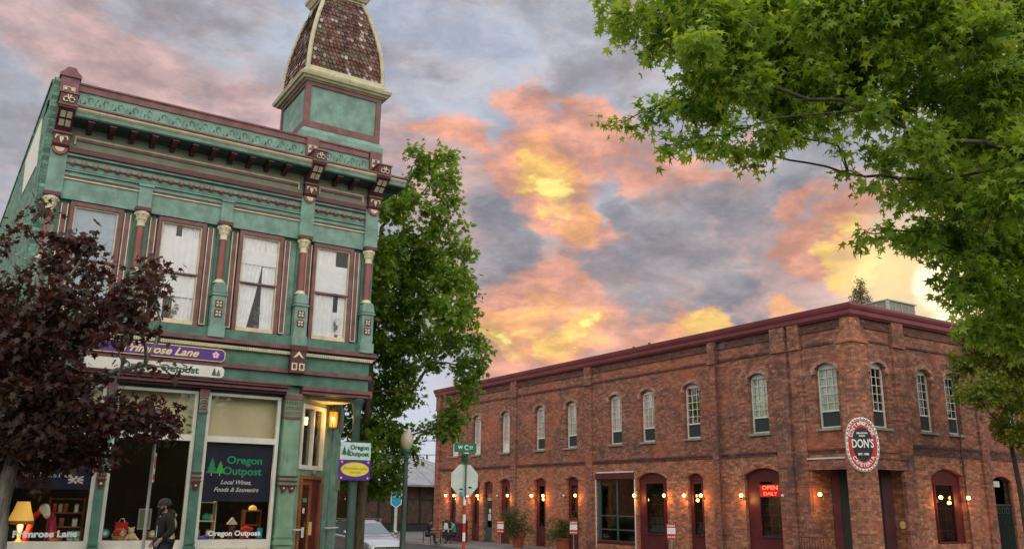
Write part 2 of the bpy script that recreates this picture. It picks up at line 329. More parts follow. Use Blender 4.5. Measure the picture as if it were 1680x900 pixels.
# ------------------------------------------------------------------ mesh helpers
def T_A(Y0=20.): return (lambda u,d,z:(u,Y0+d,z)),False
def T_B(X0=28.): return (lambda u,d,z:(X0+d,u,z)),True
def T_C(Y0=20.4): return (lambda u,d,z:(u,Y0+d,z)),False
class MB:
    def __init__(s,T=None,flip=False):
        s.v=[]; s.f=[]; s.mi=[]; s.m=0; s.T=T or (lambda x,y,z:(x,y,z)); s.flip=flip; s.sm=[]; s.smooth=False
    def add(s,vs,fs):
        b=len(s.v); s.v+= [s.T(*p) for p in vs]
        for f in fs:
            f=[b+i for i in f]
            if s.flip: f=f[::-1]
            s.f.append(f); s.mi.append(s.m); s.sm.append(s.smooth)
        return s
    def box(s,a0,a1,b0,b1,c0,c1):
        if a0>a1:a0,a1=a1,a0
        if b0>b1:b0,b1=b1,b0
        if c0>c1:c0,c1=c1,c0
        return s.add([(a0,b0,c0),(a1,b0,c0),(a1,b1,c0),(a0,b1,c0),(a0,b0,c1),(a1,b0,c1),(a1,b1,c1),(a0,b1,c1)],
            [(0,3,2,1),(4,5,6,7),(0,1,5,4),(1,2,6,5),(2,3,7,6),(3,0,4,7)])
    def quad(s,a,b,c,d): return s.add([a,b,c,d],[(0,1,2,3)])
    def prism(s,pts,d0,d1):
        """pts: polygon in (u,z), extruded along d"""
        n=len(pts); A=sum(pts[i][0]*pts[(i+1)%n][1]-pts[(i+1)%n][0]*pts[i][1] for i in range(n))
        if A<0: pts=pts[::-1]
        vs=[(u,d0,z) for u,z in pts]+[(u,d1,z) for u,z in pts]
        return s.add(vs,[tuple(range(n)),tuple(range(2*n-1,n-1,-1))]+[(i,i+n,(i+1)%n+n,(i+1)%n) for i in range(n)])
    def side(s,pts,u0,u1):
        """pts: polygon in (d,z), extruded along u"""
        n=len(pts); A=sum(pts[i][0]*pts[(i+1)%n][1]-pts[(i+1)%n][0]*pts[i][1] for i in range(n))
        if A<0: pts=pts[::-1]
        vs=[(u0,d,z) for d,z in pts]+[(u1,d,z) for d,z in pts]
        return s.add(vs,[tuple(range(n-1,-1,-1)),tuple(range(n,2*n))]+[(i,(i+1)%n,(i+1)%n+n,i+n) for i in range(n)])
    def lathe(s,c,prof,n=12,sx=1,sy=1):
        """prof: list of (r,z) relative to c=(x,y)"""
        vs=[];fs=[];k=len(prof); s.smooth=True
        for r,z in prof:
            for i in range(n):
                a=2*math.pi*i/n; vs.append((c[0]+r*sx*math.cos(a),c[1]+r*sy*math.sin(a),z))
        for j in range(k-1):
            for i in range(n):
                i2=(i+1)%n; fs.append((j*n+i,j*n+i2,(j+1)*n+i2,(j+1)*n+i))
        s.add(vs,fs); s.smooth=False
        s.add([vs[i] for i in range(n)],[tuple(range(n-1,-1,-1))]); s.add(vs[(k-1)*n:],[tuple(range(n))]); return s
    def tube(s,pts,rad,n=8):
        vs=[];fs=[];k=len(pts); pts=[Vector(p) for p in pts]
        if not isinstance(rad,(list,tuple)): rad=[rad]*k
        for j,p in enumerate(pts):
            t=(pts[min(j+1,k-1)]-pts[max(j-1,0)]).normalized(); a=Vector((0,0,1)) if abs(t.z)<.9 else Vector((1,0,0))
            x=t.cross(a).normalized(); y=x.cross(t)
            for i in range(n):
                q=2*math.pi*i/n; vs.append(tuple(p+(x*math.cos(q)+y*math.sin(q))*rad[j]))
        for j in range(k-1):
            for i in range(n):
                i2=(i+1)%n; fs.append((j*n+i,(j+1)*n+i,(j+1)*n+i2,j*n+i2))
        s.smooth=True; s.add(vs,fs); s.smooth=False
        s.add(vs[:n],[tuple(range(n))]); s.add(vs[-n:],[tuple(range(n-1,-1,-1))]); return s
    def ball(s,c,r,n=8,m=6,sx=1,sy=1,sz=1):
        prof=[(r*math.sin(math.pi*j/m)+1e-4,c[2]-r*sz*math.cos(math.pi*j/m)) for j in range(m+1)]
        return s.lathe(c,prof,n,sx,sy)
    def build(s,name,mat,parent=None):
        me=bpy.data.meshes.new(name); o_=wloc(parent) if parent else Vector((0,0,0))
        me.from_pydata([(p[0]-o_.x,p[1]-o_.y,p[2]-o_.z) for p in s.v],[],s.f)
        for m_ in (mat if isinstance(mat,(list,tuple)) else [mat]): me.materials.append(m_)
        me.polygons.foreach_set('material_index',s.mi); me.polygons.foreach_set('use_smooth',s.sm); me.update()
        o=bpy.data.objects.new(name,me); COL.objects.link(o)
        if parent: o.parent=parent
        return o
def wloc(o):
    v=Vector((0,0,0))
    while o: v+=o.location; o=o.parent
    return v
def tag(o,label=None,cat=None,group=None,kind=None):
    for k,v in (('label',label),('category',cat),('group',group),('kind',kind)):
        if v: o[k]=v
    return o
def empty(name,loc,label=None,cat=None,group=None):
    o=bpy.data.objects.new(name,None); o.location=loc; o.empty_display_size=.2; COL.objects.link(o); return tag(o,label,cat,group)
def copy_tree(o,parent=None):
    c=o.copy(); COL.objects.link(c)
    if parent: c.parent=parent
    for ch in list(o.children): copy_tree(ch,c)
    return c
def text(body,size,mat,parent,T,u,z,d=-.004,name='lettering',shear=0.,off=0.,align='CENTER',ext=.002,rot=0.,sx=1.,mb=None):
    cu=bpy.data.curves.new('t','FONT'); cu.body=body; cu.size=size; cu.shear=shear; cu.offset=off; cu.align_x=align; cu.align_y='CENTER'; cu.extrude=0; cu.resolution_u=3
    o=bpy.data.objects.new('t',cu); COL.objects.link(o); bpy.context.view_layer.update()
    me=bpy.data.meshes.new_from_object(o.evaluated_get(bpy.context.evaluated_depsgraph_get()))
    vs=[(v.co.x*sx,v.co.y) for v in me.vertices]; fs=[tuple(p.vertices) for p in me.polygons]
    bpy.data.objects.remove(o); bpy.data.meshes.remove(me)
    c,s_=math.cos(rot),math.sin(rot)
    own=mb is None
    if own: mb=MB(*T)
    uf=-1 if T[1] else 1     # on mirrored planes the reader's right is -u
    mb.add([(u+uf*(x*c-y*s_),d,z+x*s_+y*c) for x,y in vs],fs)
    return mb.build(name,mat,parent) if own else mb
def arch(u0,u1,zs,zt,n=10):
    """points of the segmental arch from (u1,zs) over the top to (u0,zs)"""
    w=(u1-u0)/2; h=zt-zs; rad=(w*w+h*h)/(2*h); cz=zt-rad; a=math.asin(min(1,w/rad))
    return [((u0+u1)/2+rad*math.sin(a-2*a*i/n),cz+rad*math.cos(a-2*a*i/n)) for i in range(n+1)]
def holed(mb,u0,u1,z0,z1,holes,d0,d1,reveal=True):
    """wall slab between d0 (front) and d1 with rectangular or arched holes: (a,b,c,top[,spring])"""
    us=sorted({u0,u1,*[h[0] for h in holes],*[h[1] for h in holes]}); zs=sorted({z0,z1,*[h[2] for h in holes],*[h[3] for h in holes]})
    us=[x for x in us if u0<=x<=u1]; zs=[x for x in zs if z0<=x<=z1]
    for i in range(len(us)-1):
        run=None
        for j in range(len(zs)-1):
            cu,cz=(us[i]+us[i+1])/2,(zs[j]+zs[j+1])/2
            inside=any(h[0]<cu<h[1] and h[2]<cz<h[3] for h in holes)
            if not inside:
                a,b,c,d=us[i],us[i+1],zs[j],zs[j+1]
                mb.add([(a,d0,c),(b,d0,c),(b,d0,d),(a,d0,d)],[(0,1,2,3)])
                mb.add([(a,d1,c),(b,d1,c),(b,d1,d),(a,d1,d)],[(3,2,1,0)])
    for h in holes:
        a,b,c,t=h[:4]; sp=h[4] if len(h)>4 else None
        top=[(b,t),(a,t)]
        if sp:
            pts=arch(a,b,sp,t); top=pts
            k=len(pts)//2
            for cu,side in ((b,pts[:k+1]),(a,pts[k:])):
                poly=[(cu,t)]+side
                for dd in (d0,d1):
                    vs=[(p[0],dd,p[1]) for p in poly]; mb.add(vs,[(0,i,i+1) if dd==d1 else (0,i+1,i) for i in range(1,len(poly)-1)])
        ring=[(a,c),(b,c)]+top
        if reveal:
            n=len(ring)
            for i in range(n):
                p,q=ring[i],ring[(i+1)%n]
                mb.add([(p[0],d0,p[1]),(q[0],d0,q[1]),(q[0],d1,q[1]),(p[0],d1,p[1])],[(0,1,2,3)])
    for (p,q) in (((u0,z0),(u1,z0)),((u1,z0),(u1,z1)),((u1,z1),(u0,z1)),((u0,z1),(u0,z0))):
        mb.add([(p[0],d0,p[1]),(p[0],d1,p[1]),(q[0],d1,q[1]),(q[0],d0,q[1])],[(0,1,2,3)])
    return mb

# ================================================================== setting
def sm(t): t=max(0,min(1,t)); return t*t*(3-2*t)
def gr(x): return -.30-.55*sm((x-7)/11)
def slab(name,x0,x1,y0,y1,h,mat,step=1.5):
    mb=MB(); xs=[x0]; 
    while xs[-1]<x1: xs.append(min(x1,xs[-1]+(step if -5<xs[-1]<30 else 40)))
    for a,b in zip(xs,xs[1:]):
        za,zb=gr(a)+h,gr(b)+h
        mb.add([(a,y0,za),(b,y0,zb),(b,y1,zb),(a,y1,za)],[(0,1,2,3)])
        for y,f in ((y0,(0,3,2,1)),(y1,(0,1,2,3))): mb.add([(a,y,za-.16 if h>.05 else za-.001),(a,y,za),(b,y,zb),(b,y,zb-.16 if h>.05 else zb-.001)],[f])
    for x in (x0,x1):
        z=gr(x)+h; mb.add([(x,y0,z-.16),(x,y1,z-.16),(x,y1,z),(x,y0,z)],[(0,1,2,3)])
    return tag(mb.build(name,mat),kind='structure')
gb=MB(); xs=[-900,-300,-80,-20]+[i*1.5 for i in range(-4,22)]+[40,80,300,900]
for a,b in zip(xs,xs[1:]): gb.add([(a,-900,gr(a)),(b,-900,gr(b)),(b,900,gr(b)),(a,900,gr(a))],[(0,1,2,3)])
tag(gb.build('road',M['asphalt']),kind='structure')
slab('pavement',-60,10.9,16.2,160,.15,M['concrete']); slab('kerb',-60,11.05,16.05,16.2,.148,M['kerb']); slab('kerb',10.9,11.05,16.2,160,.149,M['kerb'])
slab('pavement',24.6,120,16.2,160,.15,M['concrete']); slab('kerb',24.45,120,16.05,16.2,.148,M['kerb']); slab('kerb',24.45,24.6,16.2,160,.149,M['kerb'])
slab('pavement',-60,10.9,-60,3.8,.15,M['concrete']); slab('pavement',24.6,120,-60,3.8,.15,M['concrete'])
slab('kerb',-60,11.05,3.8,3.95,.148,M['kerb']); slab('kerb',24.45,120,3.8,3.95,.148,M['kerb'])
st=MB()
for i in range(13): 
    x=11.6+i*1.0; z=gr(x)+.02; st.add([(x,12.6,gr(x)+.006),(x+.5,12.6,gr(x+.5)+.006),(x+.5,15.2,gr(x+.5)+.006),(x,15.2,gr(x)+.006)],[(0,1,2,3)])
tag(st.build('crossing_stripes',M['stripe']),kind='structure')

# ================================================================== green Victorian corner building
GA=empty('corner_shop_building',(4.6,20,-.15),'two storey green Victorian shop building with mauve trim, bracketed cornice and shingled corner tower','building')
T=T_A(20.)
def A(): return MB(*T)
WZ=(5.33,7.75)
wins=[(1.42,2.47),(3.22,4.27),(5.04,6.10),(6.86,7.90)]
shops=[(.93,2.62),(2.80,4.49),(4.69,6.36)]
# upper front wall with window openings
mb=A(); holed(mb,.75,8.48,4.02,8.9,[(a+.03,b-.03,5.36,7.72) for a,b in wins],.14,.34)
mb.build('front_wall',M['green'],GA)
# lower wall round the shop windows (mostly posts)
mb=A(); holed(mb,.75,6.80,-.2,4.02,[(a,b,.0,3.9) for a,b in shops],.12,.32); mb.build('shopfront_wall',M['greend'],GA)
# side wall (long, painted brick), slightly oblique
def wx(y): return .745-.031*(y-20)
mb=MB(); y1=34.5
mb.add([(wx(20.0),19.985,-.3),(wx(y1),y1,-.3),(wx(y1),y1,10.46),(wx(20.0),19.985,10.46),(wx(20.0)+.28,19.985,-.3),(wx(y1)+.28,y1,-.3),(wx(y1)+.28,y1,10.46),(wx(20.0)+.28,19.985,10.46)],
   [(0,3,2,1),(4,5,6,7),(0,4,7,3),(3,7,6,2),(1,2,6,5)])
for i in range(4):
    y=20.3+i*3.6; mb.add([(wx(y)-.03,y,10.46),(wx(y+3.4)-.03,y+3.4,10.46),(wx(y+3.4)+.31,y+3.4,10.46),(wx(y)+.31,y,10.46),(wx(y)-.03,y,10.53),(wx(y+3.4)-.03,y+3.4,10.53),(wx(y+3.4)+.31,y+3.4,10.53),(wx(y)+.31,y,10.53)],[(0,3,2,1),(4,5,6,7),(0,1,5,4),(1,2,6,5),(2,3,7,6),(3,0,4,7)])
mb.build('side_wall',M['sidebrick'],GA)
# east wall, rear wall, roof, inner walls
eb=MB(lambda u,d,z:(8.48-d,u,z)); holed(eb,21.75,34.5,-.3,10.3,[(24,25.1,5.3,7.7),(27.5,28.6,5.3,7.7),(31,32.1,5.3,7.7),(25,26.2,-.1,2.3)],0,.25); holed(eb,20.16,21.75,4.02,10.3,[],0,.25)
eb.build('east_wall',M['green'],GA)
for y,z0,z1 in ((24,5.3,7.7),(27.5,5.3,7.7),(31,5.3,7.7)):
    fb=MB(lambda u,d,z:(8.48-d,u,z)); holed(fb,y,y+1.1,z0,z1,[(y+.08,y+1.02,z0+.08,(z0+z1)/2-.03),(y+.08,y+1.02,(z0+z1)/2+.03,z1-.08)],.06,.12)
    w_=fb.build('window',M['mauve'],GA); pb=MB(lambda u,d,z:(8.48-d,u,z)); pb.box(y+.07,y+1.03,.085,.09,z0+.07,z1-.07); pb.build('pane',M['glassd'],w_)
fb=MB(lambda u,d,z:(8.48-d,u,z)); fb.box(25,26.2,.1,.15,-.1,2.3); fb.box(25.15,26.05,.08,.1,.9,2.1); fb.build('rear_door',M['greend'],GA)
mb=MB(); mb.box(.9,8.4,34.2,34.5,-.3,10.2); mb.box(.7,8.3,20.35,34.3,9.95,10.05); mb.build('roof',M['dark'],GA)
# shop interior shell
mb=MB(); mb.box(1.05,8.2,20.33,26.2,3.93,4.0); mb.build('shop_ceiling',M['tan'],GA)
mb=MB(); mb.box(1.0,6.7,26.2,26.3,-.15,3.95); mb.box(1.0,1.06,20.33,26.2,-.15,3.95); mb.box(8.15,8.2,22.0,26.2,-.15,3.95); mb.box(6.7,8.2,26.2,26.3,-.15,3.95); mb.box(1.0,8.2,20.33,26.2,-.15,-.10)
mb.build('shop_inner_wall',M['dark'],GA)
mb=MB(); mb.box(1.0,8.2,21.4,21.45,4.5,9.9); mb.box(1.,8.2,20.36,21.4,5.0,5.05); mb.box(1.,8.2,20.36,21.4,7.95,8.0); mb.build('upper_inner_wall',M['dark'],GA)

# --- horizontal bands
mb=A()
mb.box(.88,8.62,-.17,.14,5.02,5.07); mb.box(.88,8.60,-.13,.14,5.07,5.12); mb.m=1; mb.box(.9,8.5,-.04,.13,5.12,5.33)
mb.m=0; mb.box(.9,8.5,-.07,.14,4.50,4.57); mb.box(.9,8.52,-.10,.14,4.47,4.50)
mb.m=1; mb.box(.92,8.46,-.02,.14,4.20,4.47); mb.box(.92,8.46,-.02,.14,4.57,5.02)
mb.m=2; mb.box(.92,8.56,-.12,.13,4.945,4.965); 
for i in range(150):
    x=.93+i*.0506; mb.add([(x,-.125,4.895),(x+.034,-.125,4.895),(x+.05,-.125,4.945),(x+.016,-.125,4.945),(x,-.02,4.895),(x+.034,-.02,4.895),(x+.05,-.02,4.945),(x+.016,-.02,4.945)],[(0,1,2,3),(0,4,5,1),(3,2,6,7),(1,5,6,2),(0,3,7,4)])
mb.m=3; mb.box(.92,8.5,-.09,-.02,4.885,4.95)
mb.build('belt_course',[M['mauve'],M['greend'],M['cream'],M['creamy']],GA)
mb=A(); # shopfront cornice
for k,(z0,z1,d) in enumerate(((3.97,4.02,.10),(4.02,4.07,.20),(4.07,4.10,.17),(4.10,4.15,.26),(4.15,4.19,.30))):
    mb.m=(1,0,1,0,0)[k]; mb.box(.9,6.42,-d,.12,z0,z1)
for k,(z0,z1,d) in enumerate(((4.02,4.07,.06),(4.07,4.10,.03),(4.10,4.19,.1))):
    mb.m=(0,1,0)[k]; mb.box(6.80,8.50,-d,.14,z0,z1)
mb.m=0; mb.add([(8.5,-.08,4.02),(8.5,1.6,4.02),(8.5,1.6,4.19),(8.5,-.08,4.19),(8.56,-.08,4.02),(8.56,1.6,4.02),(8.56,1.6,4.19),(8.56,-.08,4.19)],[(0,1,2,3),(7,6,5,4),(0,4,5,1),(3,2,6,7),(0,3,7,4)])
mb.build('shopfront_cornice',[M['mauve'],M['maroon']],GA)
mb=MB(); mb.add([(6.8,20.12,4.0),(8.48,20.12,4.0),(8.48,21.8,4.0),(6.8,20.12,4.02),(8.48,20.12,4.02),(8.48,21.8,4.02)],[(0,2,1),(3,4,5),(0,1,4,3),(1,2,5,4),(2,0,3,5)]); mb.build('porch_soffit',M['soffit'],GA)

# frieze: spandrel, cream strips, beads
pil=[(1.045,.33/2),(2.865,.14),(4.675,.135),(6.60,.17),(8.31,.175)]
mb=A(); mb.box(.75,8.48,.02,.14,7.77,8.9)
for a,b in zip(pil,pil[1:]):
    u0,u1=a[0]+a[1],b[0]-b[1]
    mb.m=1; mb.box(u0,u1,-.015,.02,8.215,8.25); mb.m=2; mb.box(u0,u1,-.03,.02,8.25,8.285); mb.m=0; mb.box(u0,u1,-.05,.02,8.285,8.32)
    mb.box(u0,u1,0.,.02,7.77,7.80)
for u0,u1 in ((1.21,6.43),(6.77,8.13)):
    mb.m=0; mb.box(u0,u1,-.03,.02,8.40,8.43); mb.box(u0,u1,-.05,.02,8.74,8.79); mb.m=3; mb.box(u0,u1,-.005,.02,8.435,8.455); mb.box(u0,u1,-.005,.02,8.715,8.735)
    mb.m=3; mb.box(u0,u1,-.006,.02,8.572,8.597)
    n=int((u1-u0)/.2257); 
    for i in range(n):
        x=u0+(u1-u0-(n-1)*.2257)/2+i*.2257; mb.m=4; mb.ball((x,-.045,8.585),.062,12,8)
        mb.m=4; mb.ball((x+.113,-.02,8.583),.022,6,4)
mb.build('frieze',[M['green'],M['cream'],M['mauve'],M['soffit'],M['bead']],GA)
# maroon rope band, olive panels
mb=A()
for u0,u1 in ((1.22,6.43),(6.77,8.13)):
    mb.m=0; mb.box(u0,u1,-.10,.14,8.80,8.86); mb.box(u0,u1,-.06,.14,8.90,8.93); mb.m=1
    x=u0
    while x<u1-.05: mb.add([(x,-.10,8.86),(x+.035,-.10,8.86),(x+.05,-.08,8.905),(x+.015,-.08,8.905)],[(0,1,2,3)]); x+=.055
    mb.box(u0,u1,-.05,.14,8.86,8.90)
    mb.m=2; mb.box(u0,u1,-.014,.0,8.93,9.42); mb.m=3; a0=u0+.08; a1=u1-.08
    mb.box(a0,a1,-.05,-.014,9.16,9.20); mb.box(a0,a0+.035,-.05,-.014,9.0,9.16); mb.box(a1-.035,a1,-.05,-.014,9.0,9.16); mb.m=1; mb.box(a0+.035,a1-.035,-.045,-.014,9.10,9.16)
mb.box(6.43,6.77,.0,.14,8.8,9.42) if 0 else None
mb.build('architrave_band',[M['maroon'],M['mauve'],M['olive'],M['creamy']],GA)
mb=A(); mb.box(.75,8.48,.0,.34,8.93,9.98); mb.build('attic_wall',M['green'],GA)
# cornice (corona projecting about 0.6 m) and its return on the east side
prof=[(.0,9.42),(-.10,9.42),(-.12,9.46),(-.50,9.46),(-.50,9.50),(-.56,9.50),(-.58,9.60),(-.60,9.66),(-.60,9.70),(-.52,9.72),(0,9.90)]
mb=A()
def corn(u0,u1,mbx,mats):
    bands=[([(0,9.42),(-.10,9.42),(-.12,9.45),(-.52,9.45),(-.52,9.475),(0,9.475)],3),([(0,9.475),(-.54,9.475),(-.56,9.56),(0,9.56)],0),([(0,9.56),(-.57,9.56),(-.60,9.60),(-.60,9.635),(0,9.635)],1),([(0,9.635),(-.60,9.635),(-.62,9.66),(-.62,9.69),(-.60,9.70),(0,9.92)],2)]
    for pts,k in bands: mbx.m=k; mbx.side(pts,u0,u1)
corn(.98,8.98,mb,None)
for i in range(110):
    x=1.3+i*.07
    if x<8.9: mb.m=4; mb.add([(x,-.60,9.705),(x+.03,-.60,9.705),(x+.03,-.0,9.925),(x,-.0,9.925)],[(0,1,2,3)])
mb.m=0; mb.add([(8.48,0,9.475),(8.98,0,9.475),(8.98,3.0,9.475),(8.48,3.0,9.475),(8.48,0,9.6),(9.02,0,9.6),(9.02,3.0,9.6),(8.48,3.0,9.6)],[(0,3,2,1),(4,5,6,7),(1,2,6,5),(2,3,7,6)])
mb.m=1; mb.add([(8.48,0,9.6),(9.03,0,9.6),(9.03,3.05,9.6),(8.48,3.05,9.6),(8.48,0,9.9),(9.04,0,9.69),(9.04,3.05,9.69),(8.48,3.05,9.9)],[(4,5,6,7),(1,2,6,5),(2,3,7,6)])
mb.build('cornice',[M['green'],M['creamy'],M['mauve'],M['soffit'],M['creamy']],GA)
# modillion blocks under the corona
x=1.55
while x<8.1:
    if abs(x-6.6)>.28:
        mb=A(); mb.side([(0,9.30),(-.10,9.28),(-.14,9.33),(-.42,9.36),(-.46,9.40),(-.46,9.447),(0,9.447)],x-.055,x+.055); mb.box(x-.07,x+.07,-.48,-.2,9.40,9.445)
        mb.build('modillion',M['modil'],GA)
    x+=.437
# parapet
mb=A(); mb.box(1.21,8.5,.04,.30,9.85,10.27); 
for x in (2.1,3.9,5.3): mb.box(x,x+.012,.03,.04,9.92,10.27)
mb.m=1; mb.box(1.18,6.45,-.0,.33,10.27,10.44); mb.box(6.75,8.14,-.0,.33,10.27,10.44); mb.box(1.18,8.5,-.03,.36,10.42,10.46)
# swirled relief in the parapet panel
mb.m=0; mb.smooth=True
for i in range(46):
    x=1.32+i*.155
    if 6.35<x<6.85 or x>8.05: continue
    ph=rnd.uniform(-.3,.3); pts=[(x+.09*math.cos(a+ph)+.02*k,.035,10.09+.10*math.sin(a+ph)*(1 if i%2 else -1)) for k,a in enumerate([j*.75 for j in range(6)])]
    mb.tube(pts,[.012,.018,.02,.018,.014,.008],4)
mb.build('parapet',[M['green'],M['mauve']],GA)
# carved ornament plates used on brackets: cream on maroon
def orn_square(mb,x,z,s,d):
    mb.m=1; q=s*.43
    for a in (-1,1):
        for b in (-1,1):
            mb.box(x+a*s*.52-q/2-.0,x+a*s*.52+q/2,d-.012,d,z+b*s*.52-q/2,z+b*s*.52+q/2)
    mb.box(x-s*.9,x-s*.8,d-.014,d,z-s*.9,z+s*.9); mb.box(x+s*.8,x+s*.9,d-.014,d,z-s*.9,z+s*.9); mb.box(x-s*.8,x+s*.8,d-.014,d,z+s*.8,z+s*.9); mb.box(x-s*.8,x+s*.8,d-.014,d,z-s*.9,z-s*.8)
    mb.m=0
def orn_horn(mb,x,z,s,d):
    mb.m=1
    for a in (-1,1):
        mb.prism([(x,z-s*.75),(x+a*s*.32,z+s*.05),(x+a*s*.15,z+s*.5),(x,z+s*.2)],d-.012,d)
        mb.prism([(x+a*s*.2,z+s*.45),(x+a*s*.8,z+s*.55),(x+a*s*.95,z+s*.0),(x+a*s*.75,z-s*.15),(x+a*s*.72,z+s*.25)],d-.012,d)
    mb.m=0
def orn_scroll(mb,x,z,s,d):
    mb.m=1
    for a in (-1,1):
        for r_,w in ((.42,.13),):
            pts=[(x+a*s*.45+math.cos(t)*s*r_,d-.008,z-.1*s+math.sin(t)*s*r_) for t in [i*.8 for i in range(8)]]
            mb.tube(pts,s*w,4)
        mb.tube([(x+a*s*.1,d-.008,z+s*.1),(x+a*s*.25,d-.008,z+s*.8)],s*.13,4)
    mb.m=0
def console(cx,w,name='bracket'):
    mb=A(); 
    mb.side([(.14,8.86),(-.10,8.86),(-.15,8.92),(-.17,9.20),(-.28,9.34),(-.50,9.44),(-.66,9.56),(-.68,9.86),(-.60,9.90),(.1,9.92)],cx-w,cx+w)
    mb.m=2; mb.box(cx-w-.025,cx+w+.025,-.70,.0,9.875,9.91); mb.box(cx-w-.02,cx+w+.02,-.69,-.45,9.60,9.64); mb.box(cx-w-.02,cx+w+.02,-.20,0,9.15,9.19)
    # rounded drop
    mb.m=3; n=9; mb.prism([(cx+(w*.95)*math.cos(math.pi+math.pi*i/(n-1)),8.87+.17*math.sin(math.pi+math.pi*i/(n-1))) for i in range(n)],-.10,.1)
    mb.m=1; mb.prism([(cx+(w*.55)*math.cos(math.pi+math.pi*i/(n-1)),8.85+.10*math.sin(math.pi+math.pi*i/(n-1))) for i in range(n)],-.115,-.10)
    mb.m=0
    # face ornaments: low, middle (on the sloping face), high
    orn_horn(mb,cx,9.03,w*.85,-.165)
    # sloped middle plate
    def sl(x,z): t=(z-9.20)/.36; return (x,-.18-.48*t-.02,z)
    mb.m=1; s=w*.72
    for a in (-1,1):
        for b in (0,1):
            x0=cx+a*s*.1; x1=cx+a*s*.95; z0=9.27+b*.13; z1=z0+.10
            mb.quad(sl(x0,z0),sl(x1,z0),sl(x1,z1),sl(x0,z1))
    mb.m=0; orn_scroll(mb,cx,9.74,w*.75,-.685)
    return mb.build(name,[M['maroon'],M['cream'],M['mauve'],M['column']],GA)
console(6.62,.16); console(8.33,.17)
# end pier with its console, rising above the parapet
mb=A(); mb.box(.88,1.21,-.03,.34,7.84,8.86); mb.build('pilaster',M['green'],GA)
console(1.045,.165)
mb=A(); mb.box(.87,1.23,-.10,.36,9.92,10.50); mb.prism([(.83,10.50),(1.26,10.50),(1.26,10.56),(1.19,10.62),(1.12,10.72),(.97,10.72),(.90,10.62),(.83,10.56)],-.14,.38); orn_square(mb,1.05,10.15,.13,-.10); mb.build('end_pier',[M['mauve'],M['cream']],GA)
for cx in (6.60,8.32):
    mb=A(); mb.box(cx-.15,cx+.16,-.06,.36,9.88,10.46); orn_square(mb,cx,10.13,.12,-.06); mb.build('parapet_pier',[M['mauve'],M['cream']],GA)
# pilasters, colonnettes, pedestals
for i,(cx,w) in enumerate(pil):
    if i>0:
        mb=A(); top=8.86 if i in(3,4) else 8.40
        mb.box(cx-w,cx+w,-.06,.02,7.84,top); 
        if i in (1,2): mb.box(cx-w-.02,cx+w+.02,-.09,.02,8.34,8.40)
        mb.build('pilaster',M['green'],GA)
    # backing strip behind the colonnette
    mb=A(); mb.box(cx-.15,cx+.15,.08,.14,5.33,7.80); mb.build('backing_board',M['greend'],GA)
    mb=A(); c=(cx-.015,.0)
    mb.lathe(c,[(.085,6.46),(.088,6.6),(.084,7.1),(.078,7.42)],12)
    o=mb.build('column',M['column'],GA)
    mb=A(); mb.lathe(c,[(.088,7.42),(.095,7.45),(.082,7.48),(.10,7.56),(.135,7.66),(.155,7.73),(.15,7.755)],10)
    for a in range(8):
        t=a*math.pi/4; mb.ball((c[0]+.135*math.cos(t),c[1]+.135*math.sin(t),7.70),.035,6,4)
        mb.ball((c[0]+.10*math.cos(t+.4),c[1]+.10*math.sin(t+.4),7.58),.026,6,4)
    mb.build('capital',M['cream'],o)
    mb=A(); mb.lathe(c,[(.135,6.385),(.13,6.41),(.10,6.435),(.105,6.455),(.086,6.47)],12); mb.build('column_base',M['cream'],o)
    mb=A(); mb.box(c[0]-.165,c[0]+.165,-.16,.14,7.76,7.84); mb.build('abacus',M['maroon'],o)
    mb=A(); mb.box(cx-.15,cx+.15,-.14,.14,5.36,6.08); mb.box(cx-.18,cx+.18,-.17,.14,5.12,5.36); mb.box(cx-.18,cx+.18,-.17,.14,6.08,6.12); mb.box(cx-.165,cx+.165,-.155,.14,6.15,6.19)
    mb.box(cx-.15,cx+.15,-.14,.14,6.12,6.15)
    mb.prism([(cx-.15,6.19),(cx+.15,6.19),(cx+.15,6.30),(cx+.11,6.37),(cx,6.39),(cx-.11,6.37),(cx-.15,6.30)],-.14,.12)
    for zz in (5.88,5.66):
        mb.m=1; mb.box(cx-.085,cx+.085,-.152,-.14,zz-.085,zz+.085); mb.m=2
        for a in range(4):
            t=a*math.pi/2+math.pi/4; dx,dz=.045*math.cos(t),.045*math.sin(t)
            mb.prism([(cx+dx*.25,zz+dz*.25),(cx+dx*1.7,zz+dz*.55),(cx+dx*1.8,zz+dz*1.8),(cx+dx*.55,zz+dz*1.7)],-.158,-.152)
        mb.m=0
    mb.build('pedestal',[M['green'],M['maroon'],M['cream']],GA)
